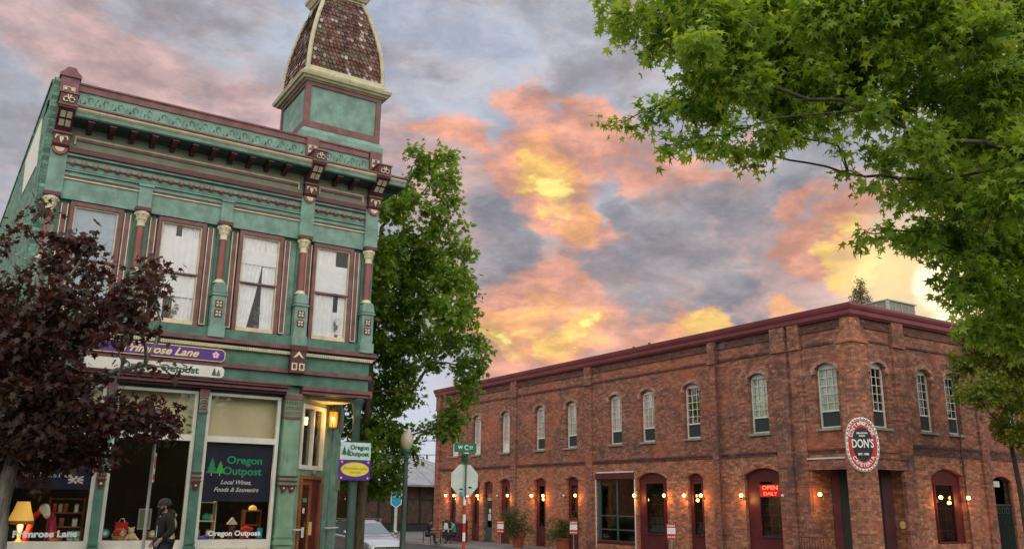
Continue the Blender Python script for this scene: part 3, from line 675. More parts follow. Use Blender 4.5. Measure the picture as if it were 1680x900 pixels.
# upper windows
for i,(a,b) in enumerate(wins):
    mb=A(); holed(mb,a,b,5.33,7.75,[(a+.085,b-.085,5.36,7.66)],.02,.15); fr=mb.build('window',M['mauve'],GA)
    mb=A(); holed(mb,a+.085,b-.085,5.36,7.66,[(a+.115,b-.115,6.53,7.63),(a+.115,b-.115,5.46,6.49)],.06,.12); mb.m=1; mb.box(a+.085,b-.085,.05,.13,6.49,6.53); mb.build('sash',[M['cream'],M['mauve']],fr)
    mb=A(); mb.box(a+.11,b-.11,.095,.10,5.45,7.64); mb.build('pane',M['glass'],fr)
    # flanking mauve strips with cream edging
    mb=A()
    for x0,x1 in ((a-.155,a-.055),(b+.055,b+.155)):
        if x0<1.2 or x1>8.05: x0,x1=(x0+.0,x1-.0)
        mb.m=0; mb.box(x0,x1,.06,.15,5.42,7.66); mb.m=1; mb.box(x0-.018,x0,.05,.15,5.40,7.68); mb.box(x1,x1+.018,.05,.15,5.40,7.68); mb.box(x0,x1,.05,.15,5.40,5.42)
    mb.build('panel_strip',[M['mauve'],M['cream']],fr)
    # curtains
    def cloth(x0,x1,z0,z1,dd,amp,wv,gather=0,n=40,side=1):
        cb=A(); cb.smooth=True; k=8; vs=[];fs=[]
        for j in range(k+1):
            t=j/k; z=z1+(z0-z1)*t
            for q in range(n+1):
                s=q/n; xx=x0+(x1-x0)*s
                if gather: # swept to one side towards the bottom
                    ed=x0 if side>0 else x1; xx=ed+(xx-ed)*(1-gather*t**1.5)
                vs.append((xx,dd+amp*math.sin(s*wv*6.28+t*.7),z))
        for j in range(k):
            for q in range(n): fs.append((j*(n+1)+q,j*(n+1)+q+1,(j+1)*(n+1)+q+1,(j+1)*(n+1)+q))
        cb.add(vs,fs); cb.build('curtain',M['curtain'],fr)
    if i==0: mb=A(); mb.box(a+.1,b-.1,.115,.119,5.4,7.66); mb.build('blind',M['bluegrey'],fr)  # sheet behind the pane, its blue-grey stands in for the reflected sky
    if i==1: cloth(a+.1,b-.1,5.98,7.38,.125,.010,6); cloth(a+.1,a+.42,7.2,7.66,.15,.012,3); cloth(a+.55,b-.1,7.2,7.66,.17,.015,4); cloth(a+.1,a+.3,5.4,6.6,.15,.012,3); cloth(b-.42,b-.1,5.4,6.9,.16,.015,4)
    if i==2: cloth(a+.1,a+.66,5.4,7.66,.135,.014,5,.55); cloth(a+.62,b-.1,5.4,7.66,.15,.014,4,.15,side=-1); mb=A(); mb.box(a+.1,b-.1,.112,.116,6.98,7.32); mb.build('sheer',M['curtain'],fr)
    if i==3: cloth(a+.1,a+.62,5.4,7.66,.135,.014,5); cloth(b-.3,b-.1,5.4,7.0,.14,.014,2); mb=A(); mb.box(a+.1,b-.1,.112,.116,6.56,7.25); mb.build('sheer',M['curtain'],fr)
    if i==1 or i==3:
        cloth(a+.5,b-.1,5.4,6.1,.18,.014,3)
# houseplants standing on the sills
def sprig(base,n,h,spread,mat,name,label,cat,group=None,leaf=.05,pot=True,potmat=None):
    e_=empty(name,base,label,cat,group); mb=MB()
    for i in range(n):
        a=rnd.uniform(0,6.28); l=rnd.uniform(.5,1)*h; tip=(base[0]+spread*math.cos(a)*rnd.uniform(.2,1),base[1]+spread*.4*math.sin(a),base[2]+.05+l)
        for k in range(3):
            t=.5+.25*k; p=Vector(base)*(1-t)+Vector(tip)*t; s=leaf; q=rnd.uniform(0,6.28)
            mb.add([tuple(p),(p.x+s*math.cos(q),p.y-.2*s,p.z+s*.6),(p.x+1.6*s*math.cos(q),p.y,p.z+s*1.4*math.sin(q)+.01),(p.x+s*.4*math.cos(q),p.y+.01,p.z+s)],[(0,1,2,3)])
    mb.build('foliage',mat,e_)
    if pot: mb=MB(); mb.lathe((base[0],base[1]),[(.035,base[2]),(.05,base[2]+.07),(.054,base[2]+.08)],10); mb.build('pot',potmat or M['terracotta'],e_)
    return e_
sprig((3.72,20.165,5.46),26,.30,.18,M['leafp'],'houseplant','leafy houseplant on the sill of the second upper window of the green building','houseplant','houseplants on the upper sills')
sprig((5.62,20.165,5.46),22,.45,.08,M['leafp'],'houseplant','tall dark houseplant between the parted curtains of the third upper window','houseplant','houseplants on the upper sills')
sprig((7.62,20.165,5.46),30,.40,.09,M['leafp'],'houseplant','bushy potted plant in the right corner of the fourth upper window','houseplant','houseplants on the upper sills')
# --- shop windows
for i,(a,b) in enumerate(shops):
    mb=A(); holed(mb,a,b,0.0,3.90,[(a+.075,b-.075,.74,2.82),(a+.075,b-.075,2.95,3.84)],.06,.16); fr=mb.build('shop_window',M['white'],GA)
    mb=A(); mb.box(a+.02,b-.02,.10,.30,.60,.74) ; mb.box(a+.12,b-.12,.04,.06,.12,.58); mb.build('bulkhead_panel',M['cream'],fr)
    mb=A(); mb.box(a+.06,b-.06,.115,.122,.72,2.83); mb.build('pane',M['glasss'],fr)
    mb=A(); mb.box(a+.06,b-.06,.115,.122,2.94,3.85); mb.build('transom_pane',M['glass'],fr)
    mb=A(); mb.box(a-.02,b+.02,.36,.40,2.88,3.93); mb.build('transom_board',M['tan'],fr)
    mb=A(); mb.box(a,b,.32,1.5,.60,.70); mb.build('display_shelf',M['basket'],fr)
# posts between the shop windows
for cx,w in ((.84,.085),(2.71,.085),(4.59,.095)):
    mb=A(); mb.box(cx-w,cx+w,-.02,.12,-.15,3.95)
    mb.box(cx-w-.02,cx+w+.02,-.06,.12,-.15,.05)
    mb.box(cx-w-.02,cx+w+.02,-.07,.12,.55,.62); mb.box(cx-w-.01,cx+w+.01,-.05,.12,.66,.72)
    o=mb.build('shopfront_post',M['greend'],GA)
    mb=A(); mb.box(cx-w-.01,cx+w+.01,-.05,.12,3.80,3.95); mb.box(cx-w-.01,cx+w+.01,-.05,.12,3.42,3.46); mb.m=1; mb.box(cx-w,cx+w,-.035,.12,3.46,3.80)
    for k in range(5):
        z=3.50+k*.06; mb.m=0; mb.tube([(cx-w+.01+(k%2)*.03,-.045,z),(cx,-.045,z+.03),(cx+w-.01-(k%2)*.03,-.045,z)],.010,4)
    mb.build('post_cap',[M['mauve'],M['olive']],o)
    mb=A(); 
    for z in (2.02,2.12,1.94): mb.box(cx-w-.01,cx+w+.01,-.06,.0,z,z+.04)
    mb.m=1; mb.box(cx-w,cx+w,-.04,.0,1.98,2.12); mb.m=0
    n=9; mb.prism([(cx+w*.8*math.cos(math.pi+math.pi*q/(n-1)),1.93+.16*math.sin(math.pi+math.pi*q/(n-1))) for q in range(n)],-.05,.0)
    mb.m=2; mb.ball((cx,-.06,1.87),.026,8,6); mb.build('post_swag',[M['maroon'],M['olive'],M['cream']],o)
# corner pilaster beside the doorway
def pier(cx0,cx1,dd0,dd1,Tm,parent=GA):
    mb=MB(*Tm); mb.box(cx0,cx1,dd0,dd1,-.15,4.0); mb.box(cx0-.03,cx1+.03,dd0-.03,dd1,-.15,.30); mb.box(cx0-.03,cx1+.03,dd0-.04,dd1,.62,.70); mb.box(cx0-.015,cx1+.015,dd0-.02,dd1,.78,.84)
    o=mb.build('corner_pilaster',M['greenl'],parent)
    mb=MB(*Tm); mb.box(cx0-.02,cx1+.02,dd0-.04,dd1,3.86,3.98); mb.box(cx0-.015,cx1+.015,dd0-.03,dd1,3.42,3.47); mb.m=1; mb.box(cx0-.005,cx1+.005,dd0-.02,dd1,3.47,3.86)
    mb.m=2
    for r in range(3):
        for k in range(6):
            x=cx0+.03+k*(cx1-cx0-.06)/5; mb.tube([(x-.02,dd0-.03,3.52+r*.12),(x,dd0-.035,3.58+r*.12),(x+.02,dd0-.03,3.52+r*.12)],.010,4)
    mb.build('pilaster_cap',[M['mauve'],M['olive'],M['greenl']],o)
    mb=MB(*Tm); mb.m=1; mb.box(cx0-.01,cx1+.01,dd0-.04,dd1,1.92,2.10); mb.m=0
    for z in (2.10,1.90,2.0): mb.box(cx0-.02,cx1+.02,dd0-.06,dd1,z,z+.03)
    for k in (.25,.75):
        x=cx0+(cx1-cx0)*k; n=9; mb.prism([(x+.07*math.cos(math.pi+math.pi*q/(n-1)),1.89+.13*math.sin(math.pi+math.pi*q/(n-1))) for q in range(n)],dd0-.05,dd0); mb.m=2; mb.ball((x,dd0-.06,1.85),.022,8,6); mb.m=0
    mb.build('pilaster_swag',[M['maroon'],M['olive'],M['cream']],o); return o
pier(6.42,6.80,-.05,.12,T)
# base console bracket at belt level
mb=A(); mb.box(6.42,6.78,-.20,.0,4.47,5.0); mb.box(6.40,6.80,-.22,0,5.0,5.12); mb.m=1
for x in (6.51,6.69):
    holed(mb,x-.065,x+.065,4.53,4.70,[(x-.035,x+.035,4.56,4.67)],-.212,-.20)
mb.prism([(6.47,4.82),(6.6,4.98),(6.73,4.82),(6.66,4.84),(6.6,4.90),(6.54,4.84)],-.212,-.20)
mb.build('belt_bracket',[M['maroon'],M['cream']],GA)
# diagonal entrance: local u runs along the diagonal wall from (6.8,20.05) north-east
c45=math.sqrt(.5)
TD=(lambda u,d,z:(6.80+u*c45-d*c45,20.05+u*c45+d*c45,z),False)
mb=MB(*TD); holed(mb,0.0,2.38,-.15,4.0,[(.22,1.36,2.36,3.76),(.30,1.42,-.10,2.12)],.0,.12); mb.build('entrance_wall',M['greenl'],GA)
mb=MB(*TD); holed(mb,.15,1.42,2.30,3.82,[(.24,.76,2.40,3.73),(.81,1.33,2.40,3.73)],-.03,.10); fr=mb.build('transom_window',M['white'],GA)
mb=MB(*TD); mb.box(.2,1.38,.05,.055,2.36,3.78); mb.build('pane',M['glassd'],fr)
mb=MB(*TD); holed(mb,.26,1.46,-.12,2.16,[(.36,1.36,-.10,2.08)],-.04,.10); holed(mb,.38,1.0,-.08,2.06,[(.50,.88,.35,1.95)],.02,.07); dr=mb.build('door',M['wood'],GA)
mb=MB(*TD); mb.box(.49,.89,.04,.045,.34,1.96); mb.build('pane',M['glassd'],dr)
mb=MB(*TD); mb.box(1.0,1.36,.02,.06,-.08,2.06); mb.build('side_panel',M['redp'],dr)
mb=MB(*TD); mb.box(.95,.98,-.05,.02,.80,1.10); mb.build('handle',M['gold'],dr)
mb=MB(*TD); mb.box(.62,.74,.03,.035,.75,.98); mb.box(.60,.70,.03,.035,1.30,1.42); mb.m=1; mb.box(.58,.78,.03,.035,1.55,1.64); mb.build('notice',[M['chalk'],M['lit_green']],dr)
mb=MB(*TD); mb.lathe((.95,-.02),[(.05,2.19),(.075,2.24),(.05,2.29)],10); mb.box(1.55,1.75,-.04,.0,-.15,3.9); mb.box(1.9,2.38,-.05,.0,-.15,4.0); mb.build('door_surround_moulding',M['green'],GA)
mb=MB(*TD); mb.box(.0,.24,-.16,-.12,.93,.96); mb.box(1.62,2.3,-.16,-.12,.93,.96); mb.box(.02,.05,-.14,.0,.93,.96); mb.box(1.75,1.78,-.14,.0,.93,.96); mb.build('hand_rail',M['white'],GA)
mb=MB(*TD); mb.box(2.2,2.42,-.08,.1,3.3,3.9); mb.build('post_cap',M['olive'],GA); mb=MB(*TD); mb.box(2.2,2.42,-.08,.1,1.85,2.15); mb.build('post_swag',M['olive'],GA)
# round iron corner column carrying the overhang
mb=MB(); mb.lathe((8.27,20.12),[(.16,-.15),(.16,.05),(.115,.12),(.105,.3),(.10,2.0),(.092,3.55),(.12,3.60),(.095,3.66),(.13,3.86),(.17,3.95),(.17,4.01)],14); mb.build('corner_post',M['polegreen'],GA)
# tower
tc_=(7.47,21.30)
mb=MB(); mb.box(6.32,8.60,20.16,22.45,10.30,10.70); mb.add([(6.32,20.16,10.70),(8.60,20.16,10.70),(8.60,22.45,10.70),(6.32,22.45,10.70),(6.42,20.25,10.84),(8.52,20.25,10.84),(8.52,22.35,10.84),(6.42,22.35,10.84)],[(0,1,5,4),(1,2,6,5),(2,3,7,6),(3,0,4,7)])
mb.box(6.46,8.48,20.29,22.31,10.84,12.2); mb.build('tower_base',M['green'],GA)
mb=MB()
for x in (6.42,8.38): 
    for y in (20.25,22.21): mb.box(x,x+.14,y,y+.14,10.85,12.14)
mb.box(6.56,8.38,20.25,20.30,10.85,11.03); mb.box(6.56,8.38,20.25,20.30,12.03,12.14); mb.box(6.42,6.47,20.39,22.21,10.85,11.03); mb.box(6.42,6.47,20.39,22.21,12.03,12.14)
mb.box(8.47,8.52,20.39,22.21,10.85,11.03); mb.box(8.47,8.52,20.39,22.21,12.03,12.14); mb.box(6.56,8.38,22.30,22.35,10.85,11.03)
mb.build('tower_frame',M['mauve'],GA)
def ring(mb,hw0,hw1,z0,z1):
    x,y=tc_; mb.add([(x-hw0,y-hw0,z0),(x+hw0,y-hw0,z0),(x+hw0,y+hw0,z0),(x-hw0,y+hw0,z0),(x-hw1,y-hw1,z1),(x+hw1,y-hw1,z1),(x+hw1,y+hw1,z1),(x-hw1,y+hw1,z1)],[(0,3,2,1),(4,5,6,7),(0,1,5,4),(1,2,6,5),(2,3,7,6),(3,0,4,7)])
mb=MB(); ring(mb,1.08,1.10,12.14,12.17); ring(mb,1.16,1.20,12.17,12.23); ring(mb,1.24,1.27,12.23,12.31); ring(mb,1.27,1.10,12.31,12.42); ring(mb,1.12,1.08,12.42,12.58); mb.build('tower_eave',M['creamy'],GA)
WZ=[(12.55,1.05),(13.0,1.035),(13.5,.975),(14.0,.875),(14.4,.775),(14.8,.655),(15.05,.56),(15.2,.51)]
def rw(z):
    for (a,wa),(b,wb) in zip(WZ,WZ[1:]):
        if z<=b: return wa+(wb-wa)*(z-a)/(b-a)
    return WZ[-1][1]
mb=MB()
zz=[12.5+i*.1 for i in range(28)]
for a,b in zip(zz,zz[1:]):
    wa,wb=rw(max(a,12.55))-.04,rw(max(b,12.55))-.04; x,y=tc_
    mb.add([(x-wa,y-wa,a),(x+wa,y-wa,a),(x+wa,y+wa,a),(x-wa,y+wa,a),(x-wb,y-wb,b),(x+wb,y-wb,b),(x+wb,y+wb,b),(x-wb,y+wb,b)],[(0,1,5,4),(1,2,6,5),(2,3,7,6),(3,0,4,7)])
mb.m=1
nrow=22
for k in range(4):
    ca,sa=math.cos(k*math.pi/2),math.sin(k*math.pi/2)
    for r in range(nrow):
        z=12.56+r*.122; w0,w1=rw(z),rw(z+.16); n=max(3,int(2*w0/.105)); 
        for i in range(n):
            u=(-w0+ (i+.5+(.5 if r%2 else 0)-.25)*2*w0/n); 
            if abs(u)>w0-.04: continue
            h=.053*2*w0/n/.105; j=rnd.uniform(-.012,.012); out=rnd.uniform(.01,.03); hw=w0/n*.93
            pts=[]
            for (du,dz) in ((-1,.16),(-1,.05),(-.6,.0),(0,-.02),(.6,.0),(1,.05),(1,.16)):
                t=max(0,(dz+.02)/.18); ww=w0+(w1-w0)*t; pts.append((u*(1 if dz<.1 else w1/w0)+du*hw,-(ww-.0+out*(1-t)-.02*t),z+dz+j))
            # thickness via a lower lip
            vs=[(tc_[0]+p[0]*ca-p[1]*sa,tc_[1]+p[0]*sa+p[1]*ca,p[2]) for p in pts]
            vi=[(tc_[0]+p[0]*ca-(p[1]+.02)*sa,tc_[1]+p[0]*sa+(p[1]+.02)*ca,p[2]) for p in pts[1:6]]
            mb.add(vs+vi,[(0,1,2,3,4,5,6),(1,7,8,2),(2,8,9,3),(3,9,10,4),(4,10,11,5)])
mb.build('tower_roof',[M['dark'],M['shingle']],GA)
for sx in (-1,1):
    for sy in (-1,1):
        mb=MB(); pts=[(tc_[0]+sx*(rw(z)-.0),tc_[1]+sy*(rw(z)-.0),z) for z in [12.5,12.8,13.1,13.5,13.9,14.3,14.7,15.0,15.2]]; mb.tube(pts,.062,6); mb.build('hip_roll',M['creamy'],GA)
mb=MB(); ring(mb,.56,.58,15.10,15.16); ring(mb,.62,.70,15.16,15.30); ring(mb,.72,.74,15.30,15.38); ring(mb,.6,.35,15.38,15.60); ring(mb,.12,.06,15.60,16.3); mb.build('tower_crown',M['creamy'],GA)

# ================================================================== red brick building
GB=empty('brick_building',(34,30,-.75),'long two storey red brick building with dark red cornice and arched windows','building')
TB=T_B(28.); TC=T_C(20.4)
BZ=-.95
Bw=[51.13,48.26,44.87,41.18,38.18,34.44,32.0,28.99,25.08,21.66]
Bhole=[(c-.49,c+.49,4.49,6.96,6.78) for c in Bw]
D3=[(50.74,51.76),(47.78,48.86),(44.27,45.40),(40.60,41.69),(37.61,38.65),(28.48,29.45)]
doors=[(a,b,-.72,2.98,2.80) for a,b in D3]
bays=[(30.81,32.90,-.72,3.06,2.80),(24.03,26.08,-.72,3.10,2.82)]
gdoor=[(46.22,47.28,-.72,2.86,2.70)]
shopw=[(33.10,36.06,-.30,3.10)]
porchB=[(20.95,22.64,BZ,2.95)]
mb=MB(*TB); holed(mb,20.41,53.6,3.60,8.95,Bhole,.0,.35); mb.build('upper_wall',M['brick'],GB)
mb=MB(*TB); holed(mb,20.95,53.6,BZ,3.56,doors+bays+gdoor+shopw+porchB,.0,.35); mb.build('lower_wall',M['brickl'],GB)
Cw=[29.42,32.32,34.20,38.6,41.5,44.4]
mb=MB(*TC); holed(mb,28.35,47,3.60,8.95,[(c-.47,c+.47,4.49,6.96,6.78) for c in Cw],.0,.35); mb.build('upper_wall',M['brick'],GB)
mb=MB(*TC); holed(mb,28.6,47,BZ,3.56,[(32.15,34.27,.28,3.10,2.82),(36.35,37.80,-.7,2.92,2.70),(40.2,42.3,.28,3.10,2.82),(28.61,30.62,BZ,2.95)],.0,.35); mb.build('lower_wall',M['brickl'],GB)
# remaining outer walls, roof
mb=MB(); mb.box(28.3,47,53.25,53.6,BZ,8.95); mb.box(46.7,47,20.75,53.25,BZ,8.95); mb.build('rear_wall',M['brickl'],GB)
mb=MB(); mb.box(28.2,46.8,20.6,53.4,8.50,8.6); mb.build('roof',M['roofmetal'],GB)
mb=MB(); mb.box(28.36,46.6,20.76,53.2,3.5,3.58); mb.build('floor_slab',M['dark'],GB)
mb=MB(); mb.box(29.4,29.45,23.4,53.2,BZ,8.5); mb.box(31.2,46.6,22.3,22.35,BZ,8.5); mb.box(31.2,31.25,20.8,22.3,BZ,8.5); mb.box(28.36,29.4,23.35,23.4,BZ,3.5); mb.build('inner_partition',M['dark'],GB)
# belt course of dark brick, interrupted by the piers
mb=MB(*TB); mb.box(20.9,53.6,-.035,.2,3.56,3.60)
for a,b in ((21.05,22.70),(24.14,27.26),(27.78,36.29),(36.88,43.54),(44.15,49.45),(49.9,53.0)):
    mb.box(a,b,-.03,.02,3.60,3.72); mb.box(a,b,-.055,.0,3.66,3.72); mb.box(a,b,-.02,.0,3.56,3.60)
mb.build('belt_course',M['brickd'],GB)
mb=MB(*TC); mb.box(28.4,47,-.035,.2,3.56,3.60)
for a,b in ((31.15,35.72),(36.3,40),(40.6,46.9)): mb.box(a,b,-.03,.02,3.60,3.95); mb.box(a,b,-.055,0,3.86,3.95)
mb.build('belt_course',M['brickd'],GB)
# piers
for a,b,mt,dd in ((53.05,53.62,'brick',.12),(49.47,49.90,'brick',.05),(43.57,44.13,'brick',.08),(36.31,36.86,'brick',.08),(27.28,27.76,'brick',.08),(23.42,24.12,'brickp',.14),(22.72,23.24,'brick',.10)):
    mb=MB(*TB); mb.box(a,b,-dd,.05,BZ,8.5); mb.box(a-.012,b+.012,-dd-.06,.05,7.72,8.62); mb.box(a-.025,b+.025,-dd-.09,.05,7.62,7.72); mb.build('brick_pier',M[mt],GB)
for a,b in ((30.36,31.05),(35.74,36.28),(40.0,40.6),(46.6,47.05)):
    mb=MB(*TC); mb.box(a,b,-.10,.05,BZ,8.5); mb.box(a-.012,b+.012,-.16,.05,7.72,8.62); mb.box(a-.025,b+.025,-.19,.05,7.62,7.72); mb.build('brick_pier',M['brick'],GB)
# corner pier, tapering cap
mb=MB(); mb.box(27.88,28.72,20.28,20.98,BZ,7.60); mb.box(27.82,28.78,20.22,21.04,7.60,7.70)
mb.add([(27.84,20.24,7.70),(28.76,20.24,7.70),(28.76,21.02,7.70),(27.84,21.02,7.70),(27.92,20.32,8.05),(28.5,20.32,8.05),(28.5,20.8,8.05),(27.92,20.8,8.05)],[(0,1,5,4),(1,2,6,5),(2,3,7,6),(3,0,4,7)]); mb.box(27.92,28.5,20.32,20.8,8.05,8.62)
mb.build('corner_pier',M['brickl'],GB)
# corbel lines and dark attic courses
mb=MB(*TB)
for a,b in ((21.05,22.70),(24.14,27.26),(27.78,36.29),(36.88,43.54),(44.15,49.45),(49.9,53.0)):
    mb.box(a,b,-.045,.0,7.70,7.78); mb.box(a,b,-.03,.0,7.66,7.70); mb.box(a+.02,b-.02,-.05,.0,8.22,8.30); 
mb.build('corbel_course',M['brickd'],GB)
mb=MB(*TC)
for a,b in ((28.8,30.34),(31.07,35.72),(36.3,40),(40.6,46.6)): mb.box(a,b,-.045,0,7.70,7.78); mb.box(a+.02,b-.02,-.05,0,8.22,8.30)
mb.build('corbel_course',M['brickd'],GB)
mb=MB(*TB); mb.box(20.42,53.6,-.02,.02,8.30,8.62); mb.build('attic_course',M['brickd'],GB)
mb=MB(*TC); mb.box(28.02,47,-.02,.02,8.30,8.62); mb.build('attic_course',M['brickd'],GB)
# metal cornice, mitred at the corner
prof=[(.0,8.58),(-.13,8.58),(-.16,8.62),(-.22,8.66),(-.24,8.80),(-.30,8.86),(-.34,8.96),(-.34,9.01),(0,9.03)]
mb=MB(); vs=[];n=len(prof)
for d,z in prof: vs+=[(28+d,53.8,z),(28+d,20.4+d,z),(47.2,20.4+d,z)]
fs=[]
for i in range(n-1):
    for k in range(2): fs.append((i*3+k,(i+1)*3+k,(i+1)*3+k+1,i*3+k+1))
fs.append(tuple(i*3 for i in range(n))); mb.add(vs,fs); mb.build('cornice',M['corn'],GB)
mb=MB(); mb.box(27.64,28.3,20.06,53.8,9.012,9.05); mb.box(28.3,47.2,20.06,20.7,9.012,9.05); mb.box(28.0,28.3,20.7,53.6,8.6,9.012); mb.build('cornice_flashing',M['corn'],GB)
# arches of headers over upper windows: projecting hood
def hood(T_,a,b,zs,zt,w=.16,dd=-.05,ear=True,mt='brick'):
    mb=MB(*T_); i_=arch(a,b,zs,zt,12); o_=arch(a-w,b+w,zs,zt+w,12)
    for k in range(12):
        q=[i_[k],o_[k],o_[k+1],i_[k+1]]
        mb.prism(q,dd,0.0)
    if ear: mb.box(a-w,a-.0,dd,0,zs-.22,zs); mb.box(b,b+w,dd,0,zs-.22,zs)
    return mb.build('arch_hood',M[mt],GB)
def sash_window(T_,c,hw,style,near,i_=0):
    a,b=c-hw,c+hw
    mb=MB(*T_); pts=arch(a+.0,b-.0,6.78,6.96,8)
    # frame: jambs, sill rail, arched head panel
    mb.box(a,a+.055,.16,.26,4.49,6.80); mb.box(b-.055,b,.16,.26,4.49,6.80); mb.box(a+.055,b-.055,.16,.26,4.49,4.56)
    mb.prism([(b,6.74)]+pts+[(a,6.74)],.16,.26)
    fr=mb.build('window',M['white'] if style!='grey' else M['whitesteel'],GB)
    zr=5.14
    mb=MB(*T_); mb.box(a+.055,b-.055,.17,.24,zr-.03,zr+.03)
    u0,u1=a+.055,b-.055
    nx,ny=(3,5)
    t=.011 if not near else .012
    for k in range(1,nx): x=u0+(u1-u0)*k/nx; mb.box(x-t,x+t,.185,.21,zr+.03,6.74)
    for k in range(1,ny): z=zr+(6.74-zr)*k/ny; mb.box(u0,u1,.186,.209,z-t,z+t)
    mb.build('sash_bar',M['white'] if style!='grey' else M['whitesteel'],fr)
    mb=MB(*T_); mb.box(a+.05,b-.05,.212,.218,4.55,6.75); mb.build('pane',M['glassb'] if i_<10 else M['glassd'],fr)
    mb=MB(*T_); mb.box(a+.07,b-.07,.200,.206,4.57,5.10); mb.build('insect_screen',M['screen'] if style!='full' else M['pinkblind'],fr)
    if style=='blind': mb=MB(*T_); mb.box(a+.06,b-.06,.222,.226,zr-.0,6.74); mb.build('blind',M['pinkblind'],fr)
    if style=='full': mb=MB(*T_); mb.box(a+.06,b-.06,.222,.226,4.8,6.74); mb.build('blind',M['pinkblind'],fr)
    if style=='grey': 
        mb=MB(*T_); 
        for k in range(16): x=u0+(u1-u0)*k/16; mb.add([(x,.235+.02*(k%2),zr),(x+(u1-u0)/16,.235+.02*((k+1)%2),zr),(x+(u1-u0)/16,.235+.02*((k+1)%2),6.74),(x,.235+.02*(k%2),6.74)],[(0,1,2,3)])
        mb.build('blind',M['greyblind'],fr)
    mb=MB(*T_); mb.box(a-.07,b+.07,-.09,.20,4.39,4.49); mb.build('sill',M['sill'],fr)
    hood(T_,a,b,6.78,6.96,dd=-.065,mt='brickh')
for i,c in enumerate(Bw): sash_window(TB,c,.49,['full','full','full','blind','blind','blind','blind','dark','grey','grey'][i],i>5)
for i,c in enumerate(Cw): sash_window(TC,c,.47,'dark',True,10)
# ground floor bays: dark red panelled infill with a tall pane
def bay(T_,a,b,z0,zt,zs,pa,pb,pz0,pz1,name='shop_door',mt='redp',shelves=True,hd=True):
    mb=MB(*T_); holed(mb,a,b,z0,zs,[(pa,pb,pz0,pz1)],.16,.22)
    mb.prism([(b,zs)]+arch(a,b,zs,zt,12)+[(a,zs)],.15,.22)
    holed(mb,pa-.06,pb+.06,pz0-.06,pz1+.06,[(pa,pb,pz0,pz1)],.12,.16)
    if pz0-z0>.6: mb.box(pa,pb,.145,.16,z0+.18,pz0-.14)
    o=mb.build(name,M[mt],GB)
    mb=MB(*T_); mb.box(pa-.01,pb+.01,.185,.19,pz0-.01,pz1+.01); mb.build('pane',M['glassd'],o)
    if shelves:
        mb=MB(*T_); n=3 if pb-pa<.8 else 4
        for k in range(1,n+1): z=pz0+(pz1-pz0)*k/(n+1.2); mb.box(pa,pb,.26,.31,z-.012,z+.012)
        if pb-pa>.8:
            for k in range(1,3): x=pa+(pb-pa)*k/3; mb.box(x-.008,x+.008,.27,.29,pz0+.1,pz0+(pz1-pz0)*.6)
        mb.build('window_shelf',M['whitesteel'],o)
    if hd: hood(T_,a,b,zs,zt,.2,-.025,False,'brickl')
    return o
for k,(a,b) in enumerate(D3):
    c=(a+b)/2; w=.26 if k!=2 else .25
    bay(TB,a,b,-.72,2.98,2.80,c-w+(.0 if k!=2 else -.1),c+w+(.0 if k!=2 else -.1),.34,2.52)
o=bay(TB,30.81,32.90,-.72,3.06,2.80,31.16,32.40,.32,2.56)
mb=MB(*TB)
for i in range(3):
    for j in range(2): mb.box(31.35+i*.30,31.60+i*.30,.235,.24,.40+j*.34,.70+j*.34)
mb.build('posted_notice',M['chalk'],o)
bay(TB,24.03,26.08,-.72,3.10,2.82,24.25,25.40,.44,2.56,'shop_window')
bay(TC,32.15,34.27,.28,3.10,2.82,32.55,33.72,.36,2.48,'shop_window')
bay(TC,40.2,42.3,.28,3.10,2.82,40.6,41.8,.36,2.48,'shop_window')
# green door with red arched panel
mb=MB(*TB); mb.box(46.22,47.28,.14,.22,1.93,2.70); mb.prism([(47.28,2.70)]+arch(46.22,47.28,2.70,2.86)+[(46.22,2.70)],.14,.22); mb.build('arch_panel',M['redp'],GB)
mb=MB(*TB); holed(mb,46.26,47.24,-.70,1.90,[(46.48,47.02,.15,1.70)],.15,.20); dr=mb.build('door',M['polegreen'],GB)
mb=MB(*TB); mb.box(46.47,47.03,.17,.175,.14,1.71); mb.build('pane',M['glassd'],dr)
mb=MB(*TB); mb.lathe((46.75,.165),[(.02,1.25),(.13,1.18),(.14,1.0),(.02,.95)],10,1,.05); mb.box(46.6,46.95,.160,.168,.55,.92); mb.build('door_sticker',M['whitesteel'],dr)
mb=MB(*TB); mb.box(46.30,46.34,.08,.15,.25,.5); mb.build('handle',M['chrome'],dr)
# large shop window
mb=MB(*TB); holed(mb,33.10,36.06,-.30,3.10,[(33.24,34.50,-.12,2.78),(34.58,35.84,-.12,2.78)],.10,.20); fr=mb.build('shop_window',M['polegreen'],GB)
mb=MB(*TB); mb.box(33.24,34.5,.12,.15,.36,.42); mb.box(34.58,35.84,.12,.15,.36,.42); mb.box(33.24,34.5,.12,.15,1.01,1.07); mb.box(34.58,35.84,.12,.15,1.01,1.07); mb.build('glazing_bar',M['polegreen'],fr)
mb=MB(*TB); mb.box(33.2,35.9,.155,.16,-.15,2.8); mb.build('pane',M['glassd'],fr)
mb=MB(*TB); mb.box(33.05,36.10,-.03,.12,2.80,3.10); mb.build('head_board',M['redp'],fr); mb=MB(*TB); mb.box(33.14,36.02,.02,.12,-.70,-.16); mb.build('bulkhead',M['redp'],fr)
mb=MB(*TB); mb.box(36.06,36.12,-.012,.0,-.5,3.16); mb.box(33.04,33.10,-.012,.0,-.5,3.16); mb.box(33.04,36.12,-.012,.0,3.10,3.16); mb.build('painted_reveal',M['pinkblind'],fr)
